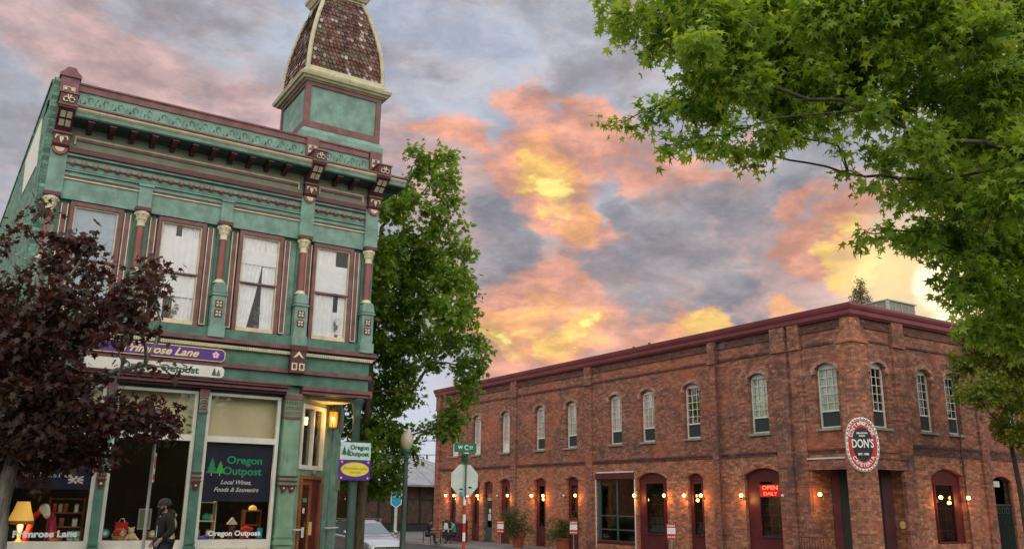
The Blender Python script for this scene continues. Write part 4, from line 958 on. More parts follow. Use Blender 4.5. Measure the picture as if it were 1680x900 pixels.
# porch at the corner: lintel, jambs, recess, door
mb=MB(); mb.box(27.90,28.35,20.98,22.70,2.95,3.34); mb.box(28.72,30.68,20.285,20.75,2.95,3.34); mb.build('porch_lintel',M['brickp'],GB)
mb=MB(); mb.box(27.86,27.9,21.0,22.72,3.34,3.40); mb.build('lintel_flashing',M['whitesteel'],GB); mb=MB(); mb.box(28.72,30.70,20.24,20.28,3.34,3.38); mb.build('lintel_flashing',M['brickp'],GB)
mb=MB(); mb.box(28.35,30.4,22.64,22.9,BZ,3.5); mb.box(30.62,30.9,20.75,22.64,BZ,3.5); mb.build('porch_wall',M['brickl'],GB)
mb=MB(); mb.box(28.35,30.62,20.75,22.64,3.0,3.05); mb.build('porch_ceiling',M['dark'],GB)
TP=(lambda u,d,z:(29.12+u*.70-d*-.714,22.62-u*.714+d*.70,z),False)
mb=MB(*TP); holed(mb,0,2.12,-.8,3.0,[(.62,1.32,-.75,1.9)],.0,.08); en=mb.build('porch_screen',M['polegreend'],GB); mb=MB(*TP); mb.box(-.02,.26,-.06,0,-.8,3.0); mb.build('red_jamb',M['redp'],GB); mb=MB(*TP); mb.box(1.78,2.14,-.06,0,-.8,3.0); mb.build('red_jamb',M['redp'],GB)
mb=MB(*TP); holed(mb,.62,1.32,-.75,1.9,[(.74,1.20,-.4,1.75)],.01,.06); dr=mb.build('door',M['wood'],GB)
mb=MB(*TP); mb.box(.72,1.22,.03,.035,-.42,1.77); mb.build('pane',M['glassd'],dr)
mb=MB(*TP); mb.box(.80,1.08,.02,.028,.55,.95); mb.box(.82,1.1,.02,.028,.1,.35); mb.build('posted_notice',M['chalk'],dr)
mb=MB(); mb.box(28.3,30.6,20.8,22.6,-.80,-.70); mb.build('porch_floor',M['concrete'],GB)
# gate opening on the east street front
mb=MB(*TC); mb.box(36.35,37.8,.1,.16,1.72,1.80)
for k in range(15): x=36.4+k*.097; mb.box(x,x+.025,.11,.14,-.7,1.72)
mb.box(36.35,37.8,.1,.16,-.3,-.22); mb.box(36.35,36.42,.1,.18,-.7,2.75); mb.box(37.73,37.8,.1,.18,-.7,2.75)
for k in range(3): x=36.65+k*.32; holed(mb,x,x+.24,1.42,1.66,[(x+.05,x+.19,1.46,1.62)],.09,.12)
mb.build('iron_gate',M['iron'],GB)
mb=MB(*TC); mb.box(36.5,37.0,.06,.09,2.48,2.72); mb.build('gate_notice',M['whitesteel'],GB)
mb=MB(); mb.tube([(34.30,20.33,7.9),(34.30,20.33,-.6)],.035,8); mb.tube([(23.42-0,0,0),(0,0,.1)],.01,3) if 0 else None; mb.build('rain_pipe',M['brickd'],GB)
mb=MB(); mb.tube([(27.80,27.22,8.5),(27.80,27.22,3.7),(27.82,27.24,-.6)],.045,8); mb.build('rain_pipe',M['brickd'],GB)
mb=MB(*TC); n=14; mb.prism([(30.05+.17*math.cos(6.283*k/n),.99+.14*math.sin(6.283*k/n)) for k in range(n)],-.03,.0); 
pq=mb.build('oval_plaque',M['basket'],GB)
# ---- wall lamps (globes on short brackets)
def lamp_proto():
    r_=empty('wall_lamp',(0,0,0))
    mb=MB(); mb.lathe((0,0),[(.045,-.09),(.05,-.07),(.02,-.02)],8); mb.tube([(0,0,-.07),(0,.10,-.14),(0,.17,-.10)],.012,6); mb.lathe((0,.165),[(.05,-.16),(.055,-.04)],8,1,.25); mb.build('bracket',M['black'],r_)
    mb=MB(); mb.ball((0,0,.03),.072,10,8); mb.build('bulb',M['lampglow'],r_)
    ld=bpy.data.lights.new('lamp_light','POINT'); ld.energy=13; ld.color=(1,.42,.12); ld.shadow_soft_size=.08
    lo=bpy.data.objects.new('lamp_light',ld); lo.location=(0,-.05,-.16); COL.objects.link(lo); lo.parent=r_
    return r_
proto=lamp_proto()
LB=[(51.84,1.99,'lit wall lamp at the far left end of the brick facade, first of the row'),(50.72,1.99,'wall lamp just left of the back of the stop sign, second from the far end'),(48.92,1.99,'wall lamp right behind the red and white striped pole'),(47.72,1.99,'wall lamp left of the green door, beside the stop sign edge'),(44.22,1.99,'wall lamp right of the narrow bay beyond the first potted shrub'),
 (41.72,1.99,'wall lamp on the left of the narrow red door between the two potted shrubs'),(40.56,1.99,'wall lamp on the right of the narrow red door between the two potted shrubs'),(37.60,2.0,'wall lamp right of the narrow bay nearest the large shop window on its far side'),(32.90,2.0,'wall lamp between the large green framed shop window and the wide red door'),(30.80,2.0,'wall lamp on the right of the wide red door with posted notices'),
 (29.50,2.0,'wall lamp on the left of the narrow red bay by the middle brick pier'),(28.44,2.0,'wall lamp on the right of the narrow red bay by the middle brick pier'),(26.12,2.0,'wall lamp left of the window with the red neon sign')]
def put_lamp(x,y,z,rz,label,first=[True]):
    o=proto if first[0] else copy_tree(proto); first[0]=False
    o.location=(x,y,z); o.rotation_euler=(0,0,rz); tag(o,label,'wall lamp','lit wall lamps along the brick facade'); return o
for y,z,lb in LB: put_lamp(27.80,y,z-.02,-math.pi/2,lb)
put_lamp(27.95,22.40-.1,2.02,-math.pi/2,'wall lamp at the left of the corner porch under the lintel')
put_lamp(32.34,20.20,1.98,0,'wall lamp on the left of the arched window beyond the porch')
put_lamp(34.20,20.20,1.98,0,'wall lamp on the right of the arched window beyond the porch, by the rain pipe')
# unlit pale lamps
def unlit(x,y,z,rz,label):
    r_=empty('unlit_wall_lamp',(x,y,z),label,'wall lamp','unlit wall lamps'); r_.rotation_euler=(0,0,rz)
    mb=MB(); mb.tube([(x,y,z-.05),(x,y+.12,z-.09)],.012,6); mb.lathe((x,y+.12),[(.04,z-.14),(.045,z-.03)],8,1,.25); b_=mb.build('bracket',M['black'],r_)
    mb=MB(); mb.ball((x,y,z),.06,8,6); mb.build('globe',M['chalk'],r_)
unlit(27.85,45.46,1.99,-math.pi/2,'unlit pale globe lamp left of the narrow bay behind the first potted shrub')
unlit(27.85,38.70,2.0,-math.pi/2,'unlit pale globe lamp left of the narrow bay nearest the large shop window')
unlit(27.85,24.0,2.0,-math.pi/2,'unlit pale globe lamp right of the window with the red neon sign')
unlit(29.5,22.1,2.1,.8,'unlit pale globe lamp inside the corner porch right of the pier')
# ---- neon sign
ns=empty('neon_sign',(28.1,24.84,2.2),'small glowing red two line neon sign at the top of the arched window','neon sign')
mb=MB(*TB); mb.box(24.28,25.38,.10,.115,1.96,2.44); mb.build('backing',M['neonback'],ns)
text('OPEN',.22,M['neon'],ns,TB,24.83,2.31,.09,'neon_tube',off=.006,sx=1.45)
text('DAILY',.19,M['neon'],ns,TB,24.83,2.08,.09,'neon_tube',off=.004,sx=1.35)
# ---- oval bar sign projecting from the corner
sg=empty('oval_wall_sign',(27.62,20.02,3.8),"large oval sign reading DON'S in white on black, red ring, at the brick corner",'sign')
TS=(lambda u,d,z:(27.62+u*c45+d*c45,20.02-u*c45+d*c45,z),False)
def oval(a,b,n=36,p=2.5): 
    r_=[]
    for k in range(n):
        t=2*math.pi*k/n; c_,s_=math.cos(t),math.sin(t); r_.append((a*math.copysign(abs(c_)**(2/p),c_),3.79+b*math.copysign(abs(s_)**(2/p),s_)))
    return r_
mb=MB(*TS); mb.prism(oval(.56,.96,40,2.3),0,.16); mb.build('rim',M['white'],sg)
mb=MB(*TS); mb.prism(oval(.48,.86,40,2.3),-.012,0); mb.build('ring',M['red'],sg)
mb=MB(*TS); mb.prism(oval(.345,.60,36,2.1),-.024,-.012); mb.build('face',M['black'],sg)
mb=MB(*TS)
for k in range(34):
    t=2*math.pi*k/34; c_,s_=math.cos(t),math.sin(t); mb.ball((.52*math.copysign(abs(c_)**(2/2.3),c_),-.02,3.79+.91*math.copysign(abs(s_)**(2/2.3),s_)),.036,8,6)
mb.m=1
for k in range(34):
    t=2*math.pi*(k+.5)/34; c_,s_=math.cos(t),math.sin(t); mb.ball((.522*math.copysign(abs(c_)**(2/2.3),c_),-.004,3.79+.912*math.copysign(abs(s_)**(2/2.3),s_)),.022,6,4)
mb.build('rim_bulb',[M['chalk'],M['black']],sg)
text("DON'S",.42,M['chalk'],sg,TS,0,3.80,-.03,off=.008,sx=.60)
text("DELICIOUS",.075,M['chalk'],sg,TS,0,4.18,-.03,off=.004); text("FOOD",.07,M['chalk'],sg,TS,0,4.08,-.03,off=.004); text("EST. 1982",.09,M['chalk'],sg,TS,0,3.44,-.03,off=.005)
mb=MB(*TS)
for word,t0,t1,flip in (("DON'T MAKE WORK",2.75,.40,False),("CAFETERIA",3.75,5.67,True)):
    for i,ch in enumerate(word):
        t=t0+(t1-t0)*(i+.5)/len(word); u=.415*math.cos(t); z=3.79+.74*math.sin(t); rot=math.atan2(.74*math.cos(t),-.415*math.sin(t))
        if not flip: rot+=math.pi
        text(ch,.185,None,None,TS,u,z,-.022,off=.004,rot=rot,mb=mb)
mb.build('ring_lettering',M['chalk'],sg)
mb=MB(*TS); mb.box(-.03,.03,.14,.6,4.3,4.36); mb.box(-.03,.03,.14,.6,3.3,3.36); mb.build('bracket_arm',M['iron'],sg)
# ---- roof things
hv=empty('rooftop_unit',(36.3,24.3,8.6),'pale sheet metal box unit standing on the brick building roof','roof unit')
mb=MB(); mb.box(36.27,38.41,24.28,26.6,8.6,11.05); mb.build('housing',M['olive2'],hv)
mb=MB()
for k in range(1,4): x=36.27+k*.53; mb.box(x-.02,x+.02,24.25,24.28,8.6,11.0)
for k in range(1,4): y=24.28+k*.58; mb.box(36.24,36.27,y-.02,y+.02,8.6,11.0)
mb.box(36.2,36.32,24.2,24.32,8.6,11.08); mb.box(36.2,38.48,24.2,26.7,11.05,11.10); mb.build('panel_seam',M['steel'],hv)
for k,(x,y) in enumerate(((28.6,33.6),(28.5,32.3))):
    v=empty('roof_vent',(x,y,8.6),('left','right')[k]+' one of two thin capped vent pipes above the long brick cornice','vent pipe'); mb=MB(); mb.tube([(x,y,8.6),(x,y,9.28)],.03,6); mb.build('pipe',M['iron'],v); mb=MB(); mb.lathe((x,y),[(.09,9.25),(.07,9.33),(.02,9.37)],8); mb.build('cap',M['iron'],v)
# iron railing by the porch
rl=empty('iron_railing',(27.5,22.4,-.7),'low dark iron railing left of the corner porch','railing')
mb=MB()
mb.tube([(27.45,21.9,.50),(27.45,22.9,.50)],.02,6)
for k in range(9): y=21.9+k*.125; mb.tube([(27.45,y,-.7),(27.45,y,.50)],.012,5)
mb.build('bars',M['redp'],rl)
# dark red slatted patio screen with the white poster
pf=empty('patio_screen',(26.9,48,-.7),'dark red wooden patio screen with boards against the far brick wall','screen')
mb=MB()
for k in range(16): y=46.9+k*.155; mb.box(26.6,26.64,y,y+.12,-.7,.35)
mb.box(26.57,26.67,46.88,49.4,.30,.38); mb.box(26.55,26.69,46.85,46.97,-.7,.55); mb.box(26.55,26.69,49.3,49.42,-.7,.55); mb.build('boards',M['redp'],pf)
cb=empty('folding_board',(25.4,46.9,-.7),'white folded notice hanging on a dark board behind the striped pole','notice board'); mb=MB(); mb.box(25.38,25.42,46.6,47.6,-.5,.5); mb.build('board',M['black'],cb); mb=MB(lambda u,d,z:(25.37+d,u,z),True); mb.prism([(46.9,.38),(47.3,.42),(47.5,-.1),(47.2,-.05),(47.1,.1),(46.75,-.15)],-.01,.0); mb.build('notice',M['chalk'],cb)

# ================================================================== signs on and by the green building
def tree_mark(mb,u,z,s,d,m0=0,m1=1):
    for k,(du,h,w,mm) in enumerate(((-.28,1.0,.36,m0),(.25,.8,.34,m1))):
        mb.m=mm
        for j in range(3):
            zz=z-.5*s+j*h*s*.26; w_=w*s*(1-.26*j); mb.prism([(u+du*s-w_,zz),(u+du*s+w_,zz),(u+du*s,zz+h*s*.48)],d-.002*(j+1)-k*.006,d)
        mb.m=2; mb.box(u+du*s-.03*s,u+du*s+.03*s,d-.003,d,z-.66*s,z-.5*s)
def board(name,label,u0,u1,z0,z1,d,th,cut,mat,border=None):
    e_=empty(name,((u0+u1)/2,20+d,z0),label,'sign'); c=cut
    mb=A(); mb.prism([(u0+c,z0),(u1-c,z0),(u1,z0+c),(u1,z1-c),(u1-c,z1),(u0+c,z1),(u0,z1-c),(u0,z0+c)],d,d+th); mb.build('board',border or mat,e_)
    if border:
        q=.018; mb=A(); mb.prism([(u0+c+q*.4,z0+q),(u1-c-q*.4,z0+q),(u1-q,z0+c+q*.4),(u1-q,z1-c-q*.4),(u1-c-q*.4,z1-q),(u0+c+q*.4,z1-q),(u0+q,z1-c-q*.4),(u0+q,z0+c+q*.4)],d-.004,d); mb.build('face',mat,e_)
    return e_
s1=board('shop_sign','long purple shop sign with gold italic lettering and pink flower, above the white sign',2.05,4.93,4.565,4.85,-.13,.04,.07,M['purple'],M['gold'])
text('Primrose Lane',.235,M['gold'],s1,T,3.55,4.705,-.139,shear=.45,off=.006,sx=1.12)
mb=A(); 
for k in range(5): a=k*1.257+.3; mb.ball((4.72+.045*math.cos(a),-.136,4.71+.045*math.sin(a)),.034,8,5,1,.15,1)
mb.build('flower_mark',M['pinkish'],s1)
mb=A()
for k in range(5): a=k*1.257+.3; mb.ball((2.25+.045*math.cos(a),-.136,4.71+.045*math.sin(a)),.034,8,5,1,.15,1)
mb.build('flower_mark',M['pinkish'],s1)
s2=board('shop_sign','long white shop sign with dark lettering and small green tree, below the purple sign',2.05,4.89,4.185,4.43,-.33,.04,.06,M['white'])
text('Oregon Outpost',.2,M['inkgreen'],s2,T,3.55,4.30,-.332,off=.008,sx=1.15)
mb=A(); tree_mark(mb,4.72,4.315,.17,-.331); mb.build('tree_mark',[M['inkgreen'],M['greend'],M['wood']],s2)
# double sign on the corner column
s3=empty('projecting_sign',(8.22,19.95,2.05),'pale green rectangular sign with dark lettering on the round corner column, above the yellow oval','sign')
mb=A(); mb.box(7.84,8.60,-.08,-.05,2.545,2.95); mb.build('board',M['mint'],s3)
text('Oregon',.145,M['inkgreen'],s3,T,8.31,2.83,-.083,off=.007,sx=1.05); text('Outpost',.145,M['inkgreen'],s3,T,8.29,2.68,-.083,off=.007,sx=1.05)
mb=A(); tree_mark(mb,7.98,2.76,.20,-.082); mb.build('tree_mark',[M['inkgreen'],M['greend'],M['wood']],s3)
mb=A(); mb.box(8.0,8.5,-.06,.02,2.96,2.99); mb.box(8.2,8.3,-.05,.05,2.6,2.96); mb.build('bracket',M['iron'],s3)
s4=empty('projecting_sign',(8.22,19.95,2.05),'purple board with a yellow oval on the round corner column, below the pale green sign','sign')
mb=A(); mb.box(7.82,8.61,-.08,-.05,2.07,2.54); mb.build('board',M['purple'],s4)
mb=A(); n=28; mb.prism([(8.215+.355*math.cos(6.283*k/n),2.32+.165*math.sin(6.283*k/n)) for k in range(n)],-.088,-.08); mb.m=1; mb.build('oval',M['yellow'],s4)
text('Primrose Lane',.085,M['yellowd'],s4,T,8.215,2.345,-.091,shear=.3,off=.003,sx=1.2); text('British Foods',.05,M['yellowd'],s4,T,8.215,2.25,-.091,off=.001)
mb=A()
for x in (7.88,8.55):
    for z in (2.12,2.49):
        for k in range(4): a=k*1.57; mb.ball((x+.016*math.cos(a),-.083,z+.016*math.sin(a)),.015,6,4,1,.3,1)
mb.build('corner_flower',M['pinkish'],s4)
# hanging lantern under the porch
ln=empty('hanging_lantern',(7.98,20.75,3.3),'lit amber glass lantern hanging under the porch at the green building corner','lantern')
lx,ly=8.0,20.95
mb=MB(); mb.tube([(lx,ly,4.0),(lx,ly,3.86)],.012,6); mb.lathe((lx,ly),[(.02,3.88),(.06,3.84),(.135,3.76),(.15,3.74)],8); mb.lathe((lx,ly),[(.125,3.33),(.135,3.36),(.05,3.37)],8)
for k in range(6): a=k*math.pi/3; mb.tube([(lx+.12*math.cos(a),ly+.12*math.sin(a),3.35),(lx+.14*math.cos(a),ly+.14*math.sin(a),3.75)],.010,4)
mb.build('cage',M['iron'],ln)
mb=MB(); mb.lathe((lx,ly),[(.105,3.37),(.125,3.74)],6); mb.build('glass',M['lantglass'],ln)
mb=MB(); mb.ball((lx-.07,ly-.12,3.56),.04,8,6); mb.build('bulb',M['lampglow'],ln)
ld=bpy.data.lights.new('lantern_light','POINT'); ld.energy=16; ld.color=(1,.5,.15); ld.shadow_soft_size=.1; lo=bpy.data.objects.new('lantern_light',ld); lo.location=Vector((lx-.15,ly-.25,3.5))-wloc(ln); COL.objects.link(lo); lo.parent=ln
# window lettering and hung banners
bn=empty('window_banner',(5.5,20.19,1.5),'navy banner in the right shop window with green lettering and two green trees','banner')
mb=A(); mb.box(4.80,6.27,.165,.17,1.55,2.80); mb.build('cloth',M['navy'],bn)
text('Oregon',.23,M['lit_green'],bn,T,5.66,2.44,.16,off=.006,sx=1.1); text('Outpost',.23,M['lit_green'],bn,T,5.62,2.20,.16,off=.006,sx=1.1)
text('Local Wines,',.13,M['chalk'],bn,T,5.50,1.96,.16,shear=.35,off=.003); text('Foods & Souvenirs',.13,M['chalk'],bn,T,5.52,1.80,.16,shear=.35,off=.003)
mb=A(); tree_mark(mb,5.04,2.32,.34,.158); mb.build('tree_mark',[M['lit_green'],M['lit_greenb'],M['chalk']],bn)
wl=empty('window_decal',(5.5,20.1,.8),'white Oregon Outpost lettering low on the right shop window','lettering'); text('Oregon Outpost',.15,M['chalk'],wl,T,5.55,.87,.108,off=.006,sx=1.1)
wl=empty('window_decal',(1.9,20.1,.8),'white Primrose Lane lettering low on the left shop window','lettering'); text('Primrose Lane',.17,M['chalk'],wl,T,1.84,.88,.108,off=.008,sx=1.15)
b2=empty('window_banner',(1.9,20.19,1.9),'dark blue banner in the left shop window with white script and crossed flags','banner')
mb=A(); mb.box(1.02,2.52,.165,.17,1.75,2.78); mb.build('cloth',M['navy'],b2)
text('Primrose Lane',.17,M['chalk'],b2,T,1.78,2.32,.16,shear=.3,off=.004); text('Gifts & British Foods',.12,M['chalk'],b2,T,1.72,2.02,.16,off=.003)
for x,z in ((2.26,2.52),(2.26,1.94)):
    mb=A(); mb.m=0; mb.box(x-.14,x+.14,.158,.162,z-.075,z+.075); mb.m=1
    for a in (-1,1): mb.prism([(x-.14,z-a*.075),(x-.11,z-a*.075),(x+.14,z+a*.06),(x+.14,z+a*.075),(x+.11,z+a*.075),(x-.14,z-a*.06)],.155,.158)
    mb.box(x-.14,x+.14,.152,.156,z-.02,z+.02); mb.box(x-.02,x+.02,.152,.156,z-.075,z+.075); mb.build('flag',[M['magcloth'],M['chalk']],b2)
# painted patch on the side wall
pw=empty('wall_board',(.6,23,8.8),'faded white painted board high on the green side wall','board'); mb=MB()
P4=[(21.7,10.1),(21.15,8.75),(24.3,9.0),(25.0,10.15)]; mb.add([(wx(y)-.02,y,z) for y,z in P4]+[(wx(y)-.001,y,z) for y,z in P4],[(0,1,2,3),(7,6,5,4),(0,4,5,1),(1,5,6,2),(2,6,7,3),(3,7,4,0)]); mb.build('panel',M['white'],pw)
# ---- things inside the shop windows
def item(name,loc,label,cat,group=None): return empty(name,loc,label,cat,group)
# table lamp
tl=item('table_lamp',(1.41,20.55,.70),'glowing yellow table lamp in the left shop window beside the tree trunk','table lamp')
mb=MB(); mb.lathe((1.41,20.55),[(.08,.70),(.085,.73),(.03,.78),(.05,.92),(.07,1.02),(.03,1.12),(.015,1.26)],12); mb.build('base',M['gold'],tl)
mb=MB(); mb.lathe((1.41,20.55),[(.235,1.13),(.20,1.24),(.16,1.34),(.115,1.50)],16); mb.build('shade',M['shade'],tl)
mb=MB(); mb.lathe((1.41,20.55),[(.242,1.06),(.240,1.128)],16); mb.build('fringe',M['basket'],tl)
ld=bpy.data.lights.new('lamp_light','POINT'); ld.energy=8; ld.color=(1,.55,.2); lo=bpy.data.objects.new('lamp_light',ld); lo.location=Vector((1.41,20.45,1.0))-wloc(tl); COL.objects.link(lo); lo.parent=tl
# jacket on a stand with pale cap
jk=item('jacket_on_stand',(1.83,20.55,.7),'red jacket draped on a stand with a pale cap on top, left shop window','jacket display')
mb=MB(); mb.tube([(1.80,20.62,.7),(1.80,20.62,1.35)],.02,6); mb.lathe((1.80,20.62),[(.12,.70),(.11,.72)],10); mb.build('stand',M['dark'],jk)
mb=MB(); mb.tube([(1.73,20.58,1.30),(1.64,20.55,1.22),(1.59,20.53,1.05),(1.55,20.52,.85),(1.52,20.5,.72)],[.05,.065,.06,.055,.06],8); mb.tube([(1.70,20.58,1.30),(1.80,20.6,1.33),(1.88,20.58,1.30)],[.05,.06,.05],8); mb.build('jacket_front',M['redcloth'],jk)
mb=MB(); mb.tube([(1.88,20.6,1.30),(1.96,20.58,1.2),(2.00,20.57,1.0),(2.00,20.56,.75)],[.05,.07,.07,.08],8); mb.build('jacket_lining',M['magcloth'],jk)
mb=MB(); mb.ball((1.80,20.55,1.36),.10,10,8,1,1,1.05); mb.prism([(1.46,1.36),(1.60,1.36),(1.61,1.22),(1.55,1.20)],20.44,20.47) if 0 else None; mb.tube([(1.82,20.50,1.34),(1.84,20.42,1.26),(1.85,20.36,1.20)],[.09,.07,.04],8); mb.build('cap',M['capcloth'],jk)
# shelf unit with tins
def shelf(loc,w,h,n,label,mat,depth=.28):
    e_=item('display_shelf_unit',loc,label,'shelf'); x,y,z=loc; mb=MB()
    for k in range(n+1): zz=z+h*k/n; mb.box(x-w/2,x+w/2,y,y+depth,zz-.012,zz+.012)
    mb.box(x-w/2-.02,x-w/2,y,y+depth,z,z+h+.03); mb.box(x+w/2,x+w/2+.02,y,y+depth,z,z+h+.03); mb.build('frame',M[mat],e_); return e_
shelf((2.22,20.6,.72),.62,.84,3,'dark shelf unit of tins and jars at the right of the left shop window','wood')
cols=[('red_tin','red'),('green_tin','lit_green'),('orange_tin','terracotta'),('white_tin','chalk'),('blue_tin','blue'),('gold_tin','basket'),('teal_tin','tealcloth')]
def jar(x,y,z,r,h,m_,label,group,shape=0):
    e_=item('tin',(x,y,z),label,'tin',group); mb=MB(); mb.lathe((x,y),[(r*.95,z),(r,z+.01),(r,z+h*.85),(r*.9,z+h*.9)],10); mb.build('body',M[m_],e_); mb=MB(); mb.lathe((x,y),[(r*1.02,z+h*.88),(r*1.02,z+h),(r*.4,z+h*1.03)],10); mb.build('lid',M['basket'],e_)
for k,(x,m_,c_) in enumerate(((1.99,'red','red'),(2.10,'creamy','cream'),(2.20,'terracotta','orange'),(2.40,'chalk','white'))): jar(x,20.64,1.295,.042,.17,m_,'%s tin on the top shelf of the left shop window'%c_,'tins on the shelves')
for k,(x,m_,c_) in enumerate(((2.0,'basket','straw coloured'),(2.15,'terracotta','clay coloured'),(2.40,'chalk','white'))): jar(x,20.64,1.015,.05,.16,m_,'%s pot on the middle shelf of the left shop window'%c_,'pots on the middle shelf')
def basket(x,y,z,r,label,m_='basket'):
    e_=item('basket',(x,y,z),label,'basket'); mb=MB(); mb.lathe((x,y),[(r*.75,z),(r,z+r*.8),(r*1.03,z+r*.85),(r*.9,z+r*.8)],14); mb.build('body',M[m_],e_); mb=MB(); mb.tube([(x+r*math.cos(a),y,z+r*.8+r*1.1*math.sin(a)) for a in [i*math.pi/8 for i in range(9)]],.012,5); mb.build('handle',M[m_],e_)
basket(2.08,20.48,.70,.11,'small wicker basket at the right foot of the left shop window'); 
pk=item('gift_box',(2.4,20.5,.7),'pale turquoise patterned gift box in the corner of the left shop window','box'); mb=MB(); mb.box(2.28,2.50,20.44,20.58,.70,.92); mb.build('body',M['mint'],pk); mb=MB(); mb.box(2.375,2.405,20.43,20.59,.70,.93); mb.box(2.27,2.51,20.43,20.44,.80,.83); mb.build('ribbon',M['tealcloth'],pk)
yc=item('small_chest',(1.05,20.5,.7),'yellow lit box with drawers under the table lamp','box'); mb=MB(); mb.box(.99,1.20,20.32,20.42,.70,1.02); mb.build('body',M['basket'],yc); mb=MB(); mb.box(1.01,1.18,20.305,20.32,.74,.84); mb.box(1.01,1.18,20.305,20.32,.87,.98); mb.build('drawer',M['yellowd'],yc)
# middle window
def plate(x,z,r,m_,label):
    e_=item('display_plate',(x,20.5,z),label,'plate'); mb=A(); mb.prism([(x+r*math.cos(k*.4488),z+r*math.sin(k*.4488)) for k in range(14)],.45,.465); mb.build('rim',M[m_],e_); mb=A(); mb.prism([(x+r*.5*math.cos(k*.4488),z+r*.5*math.sin(k*.4488)) for k in range(14)],.44,.45); mb.build('centre',M['chalk'],e_)
plate(2.98,.88,.085,'blue','round blue plate in the left corner of the middle shop window'); plate(3.92,.86,.075,'creamy','round cream plate right of the street pole in the middle shop window')
rb=item('gift_box',(3.30,20.6,.7),'large red patterned gift bag in the middle shop window','gift bag'); mb=MB(); mb.box(3.18,3.42,20.55,20.66,.70,1.10); mb.m=1; mb.add([(3.28,20.548,.85),(3.36,20.548,.80),(3.40,20.548,.92),(3.33,20.548,.98)],[(0,1,2,3)]); mb.build('body',[M['redcloth'],M['chalk']],rb); mb=MB(); mb.tube([(3.24,20.58,1.10),(3.27,20.58,1.17),(3.33,20.58,1.17),(3.36,20.58,1.10)],.008,5); mb.build('handle',M['chalk'],rb)
ty=item('soft_toy',(3.5,20.5,.7),'cream soft toy sitting beside the red gift bag','toy'); mb=MB(); mb.ball((3.50,20.48,.80),.10,10,8); mb.ball((3.48,20.45,.93),.065,10,8); mb.ball((3.43,20.45,.99),.022,6,5); mb.ball((3.53,20.45,.99),.022,6,5); mb.tube([(3.42,20.44,.80),(3.36,20.40,.74)],[.035,.03],6); mb.tube([(3.57,20.44,.80),(3.62,20.40,.74)],[.035,.03],6); mb.build('body',M['cream'],ty)
basket(3.25,20.42,.70,.14,'wide wicker basket in front of the red gift bag')
tw=item('framed_print',(3.72,20.6,.7),'grey framed print leaning behind the street pole in the middle shop window','picture'); mb=A(); holed(mb,3.60,3.86,.95,1.38,[(3.63,3.83,.98,1.35)],.5,.52); mb.build('frame',M['steel'],tw); mb=A(); mb.box(3.62,3.84,.51,.515,.97,1.36); mb.build('picture',M['olive'],tw)
ow=item('wooden_crate',(3.9,20.45,.7),'brown wooden crate holding goods behind the walking man','crate'); mb=MB(); 
for k in range(3): mb.box(3.80,4.10,20.50,20.52,.71+k*.075,.77+k*.075)
mb.box(3.80,3.82,20.52,20.7,.70,.93); mb.box(4.08,4.10,20.52,20.7,.70,.93); mb.build('slats',M['wood'],ow)
bu=item('white_bust',(4.35,20.5,.7),'small pale ornament figure at the right of the middle shop window','ornament'); mb=MB(); mb.lathe((4.33,20.5),[(.07,.70),(.06,.8),(.03,.9),(.07,1.0),(.075,1.1),(.03,1.18)],10); mb.ball((4.33,20.49,1.24),.055,8,7); mb.build('figure',M['chalk'],bu)
# right window
shelf((5.02,20.6,.72),.42,.80,2,'white painted shelf unit at the left of the right shop window','white')
shelf((6.08,20.6,.72),.34,.62,2,'brown shelf unit at the right of the right shop window','wood')
tp=item('teapot',(5.05,20.62,1.14),'teal teapot on the middle shelf of the white shelf unit','teapot'); mb=MB(); mb.lathe((5.05,20.66),[(.05,1.135),(.085,1.17),(.09,1.22),(.05,1.27),(.015,1.29)],12); mb.tube([(5.12,20.66,1.2),(5.17,20.66,1.26)],[.018,.01],6); mb.build('body',M['tealcloth'],tp)
for k,(x,z) in enumerate(((4.90,.735),(5.12,.735),(5.16,1.135))): jar(x,20.66,z,.05,.2 if k<2 else .14,('steel','chalk','creamy')[k],('grey tin at the foot of the white shelf unit','white tin beside the grey tin on the white shelf unit','cream pot right of the teal teapot')[k],None)
bc=item('folded_blanket',(4.95,20.5,.7),'violet blue folded cloth at the lower left of the right shop window','cloth'); mb=MB(); mb.ball((4.97,20.45,.755),.14,10,6,1,.6,.42); mb.ball((5.05,20.42,.80),.10,10,6,1,.6,.4); mb.build('cloth',flat('violet_cloth',(.12,.10,.5),.8),bc)
rc=item('red_scarf',(5.95,20.5,.7),'bright red scarf lying at the lower right of the right shop window','scarf'); mb=MB(); mb.tube([(5.78,20.42,.93),(5.88,20.44,.98),(5.98,20.42,.94),(6.05,20.44,.96)],[.03,.05,.06,.03],8); mb.tube([(5.85,20.42,.95),(5.9,20.40,.80),(5.95,20.40,.72)],[.04,.05,.05],8); mb.build('cloth',M['redcloth'],rc)
ol=item('orange_lamp',(6.1,20.6,1.34),'small glowing orange lamp on the brown shelf unit','table lamp'); mb=MB(); mb.lathe((6.08,20.68),[(.09,1.36),(.10,1.40),(.07,1.45),(.02,1.47)],12); mb.build('shade',M['shade'],ol); mb=MB(); mb.lathe((6.08,20.68),[(.05,1.345),(.02,1.37)],8); mb.build('base',M['wood'],ol)
bk=item('red_house_ornament',(5.62,20.6,.7),'dark red house shaped ornament with a white roof in the right shop window','ornament'); mb=MB(); mb.box(5.55,5.68,20.55,20.65,.70,1.05); mb.build('house',M['redp'],bk); mb=MB(lambda x,d,z:(x,d,z)); mb.prism([(5.50,1.05),(5.73,1.05),(5.615,1.20)],20.53,20.67); mb.build('roof',M['capcloth'],bk)
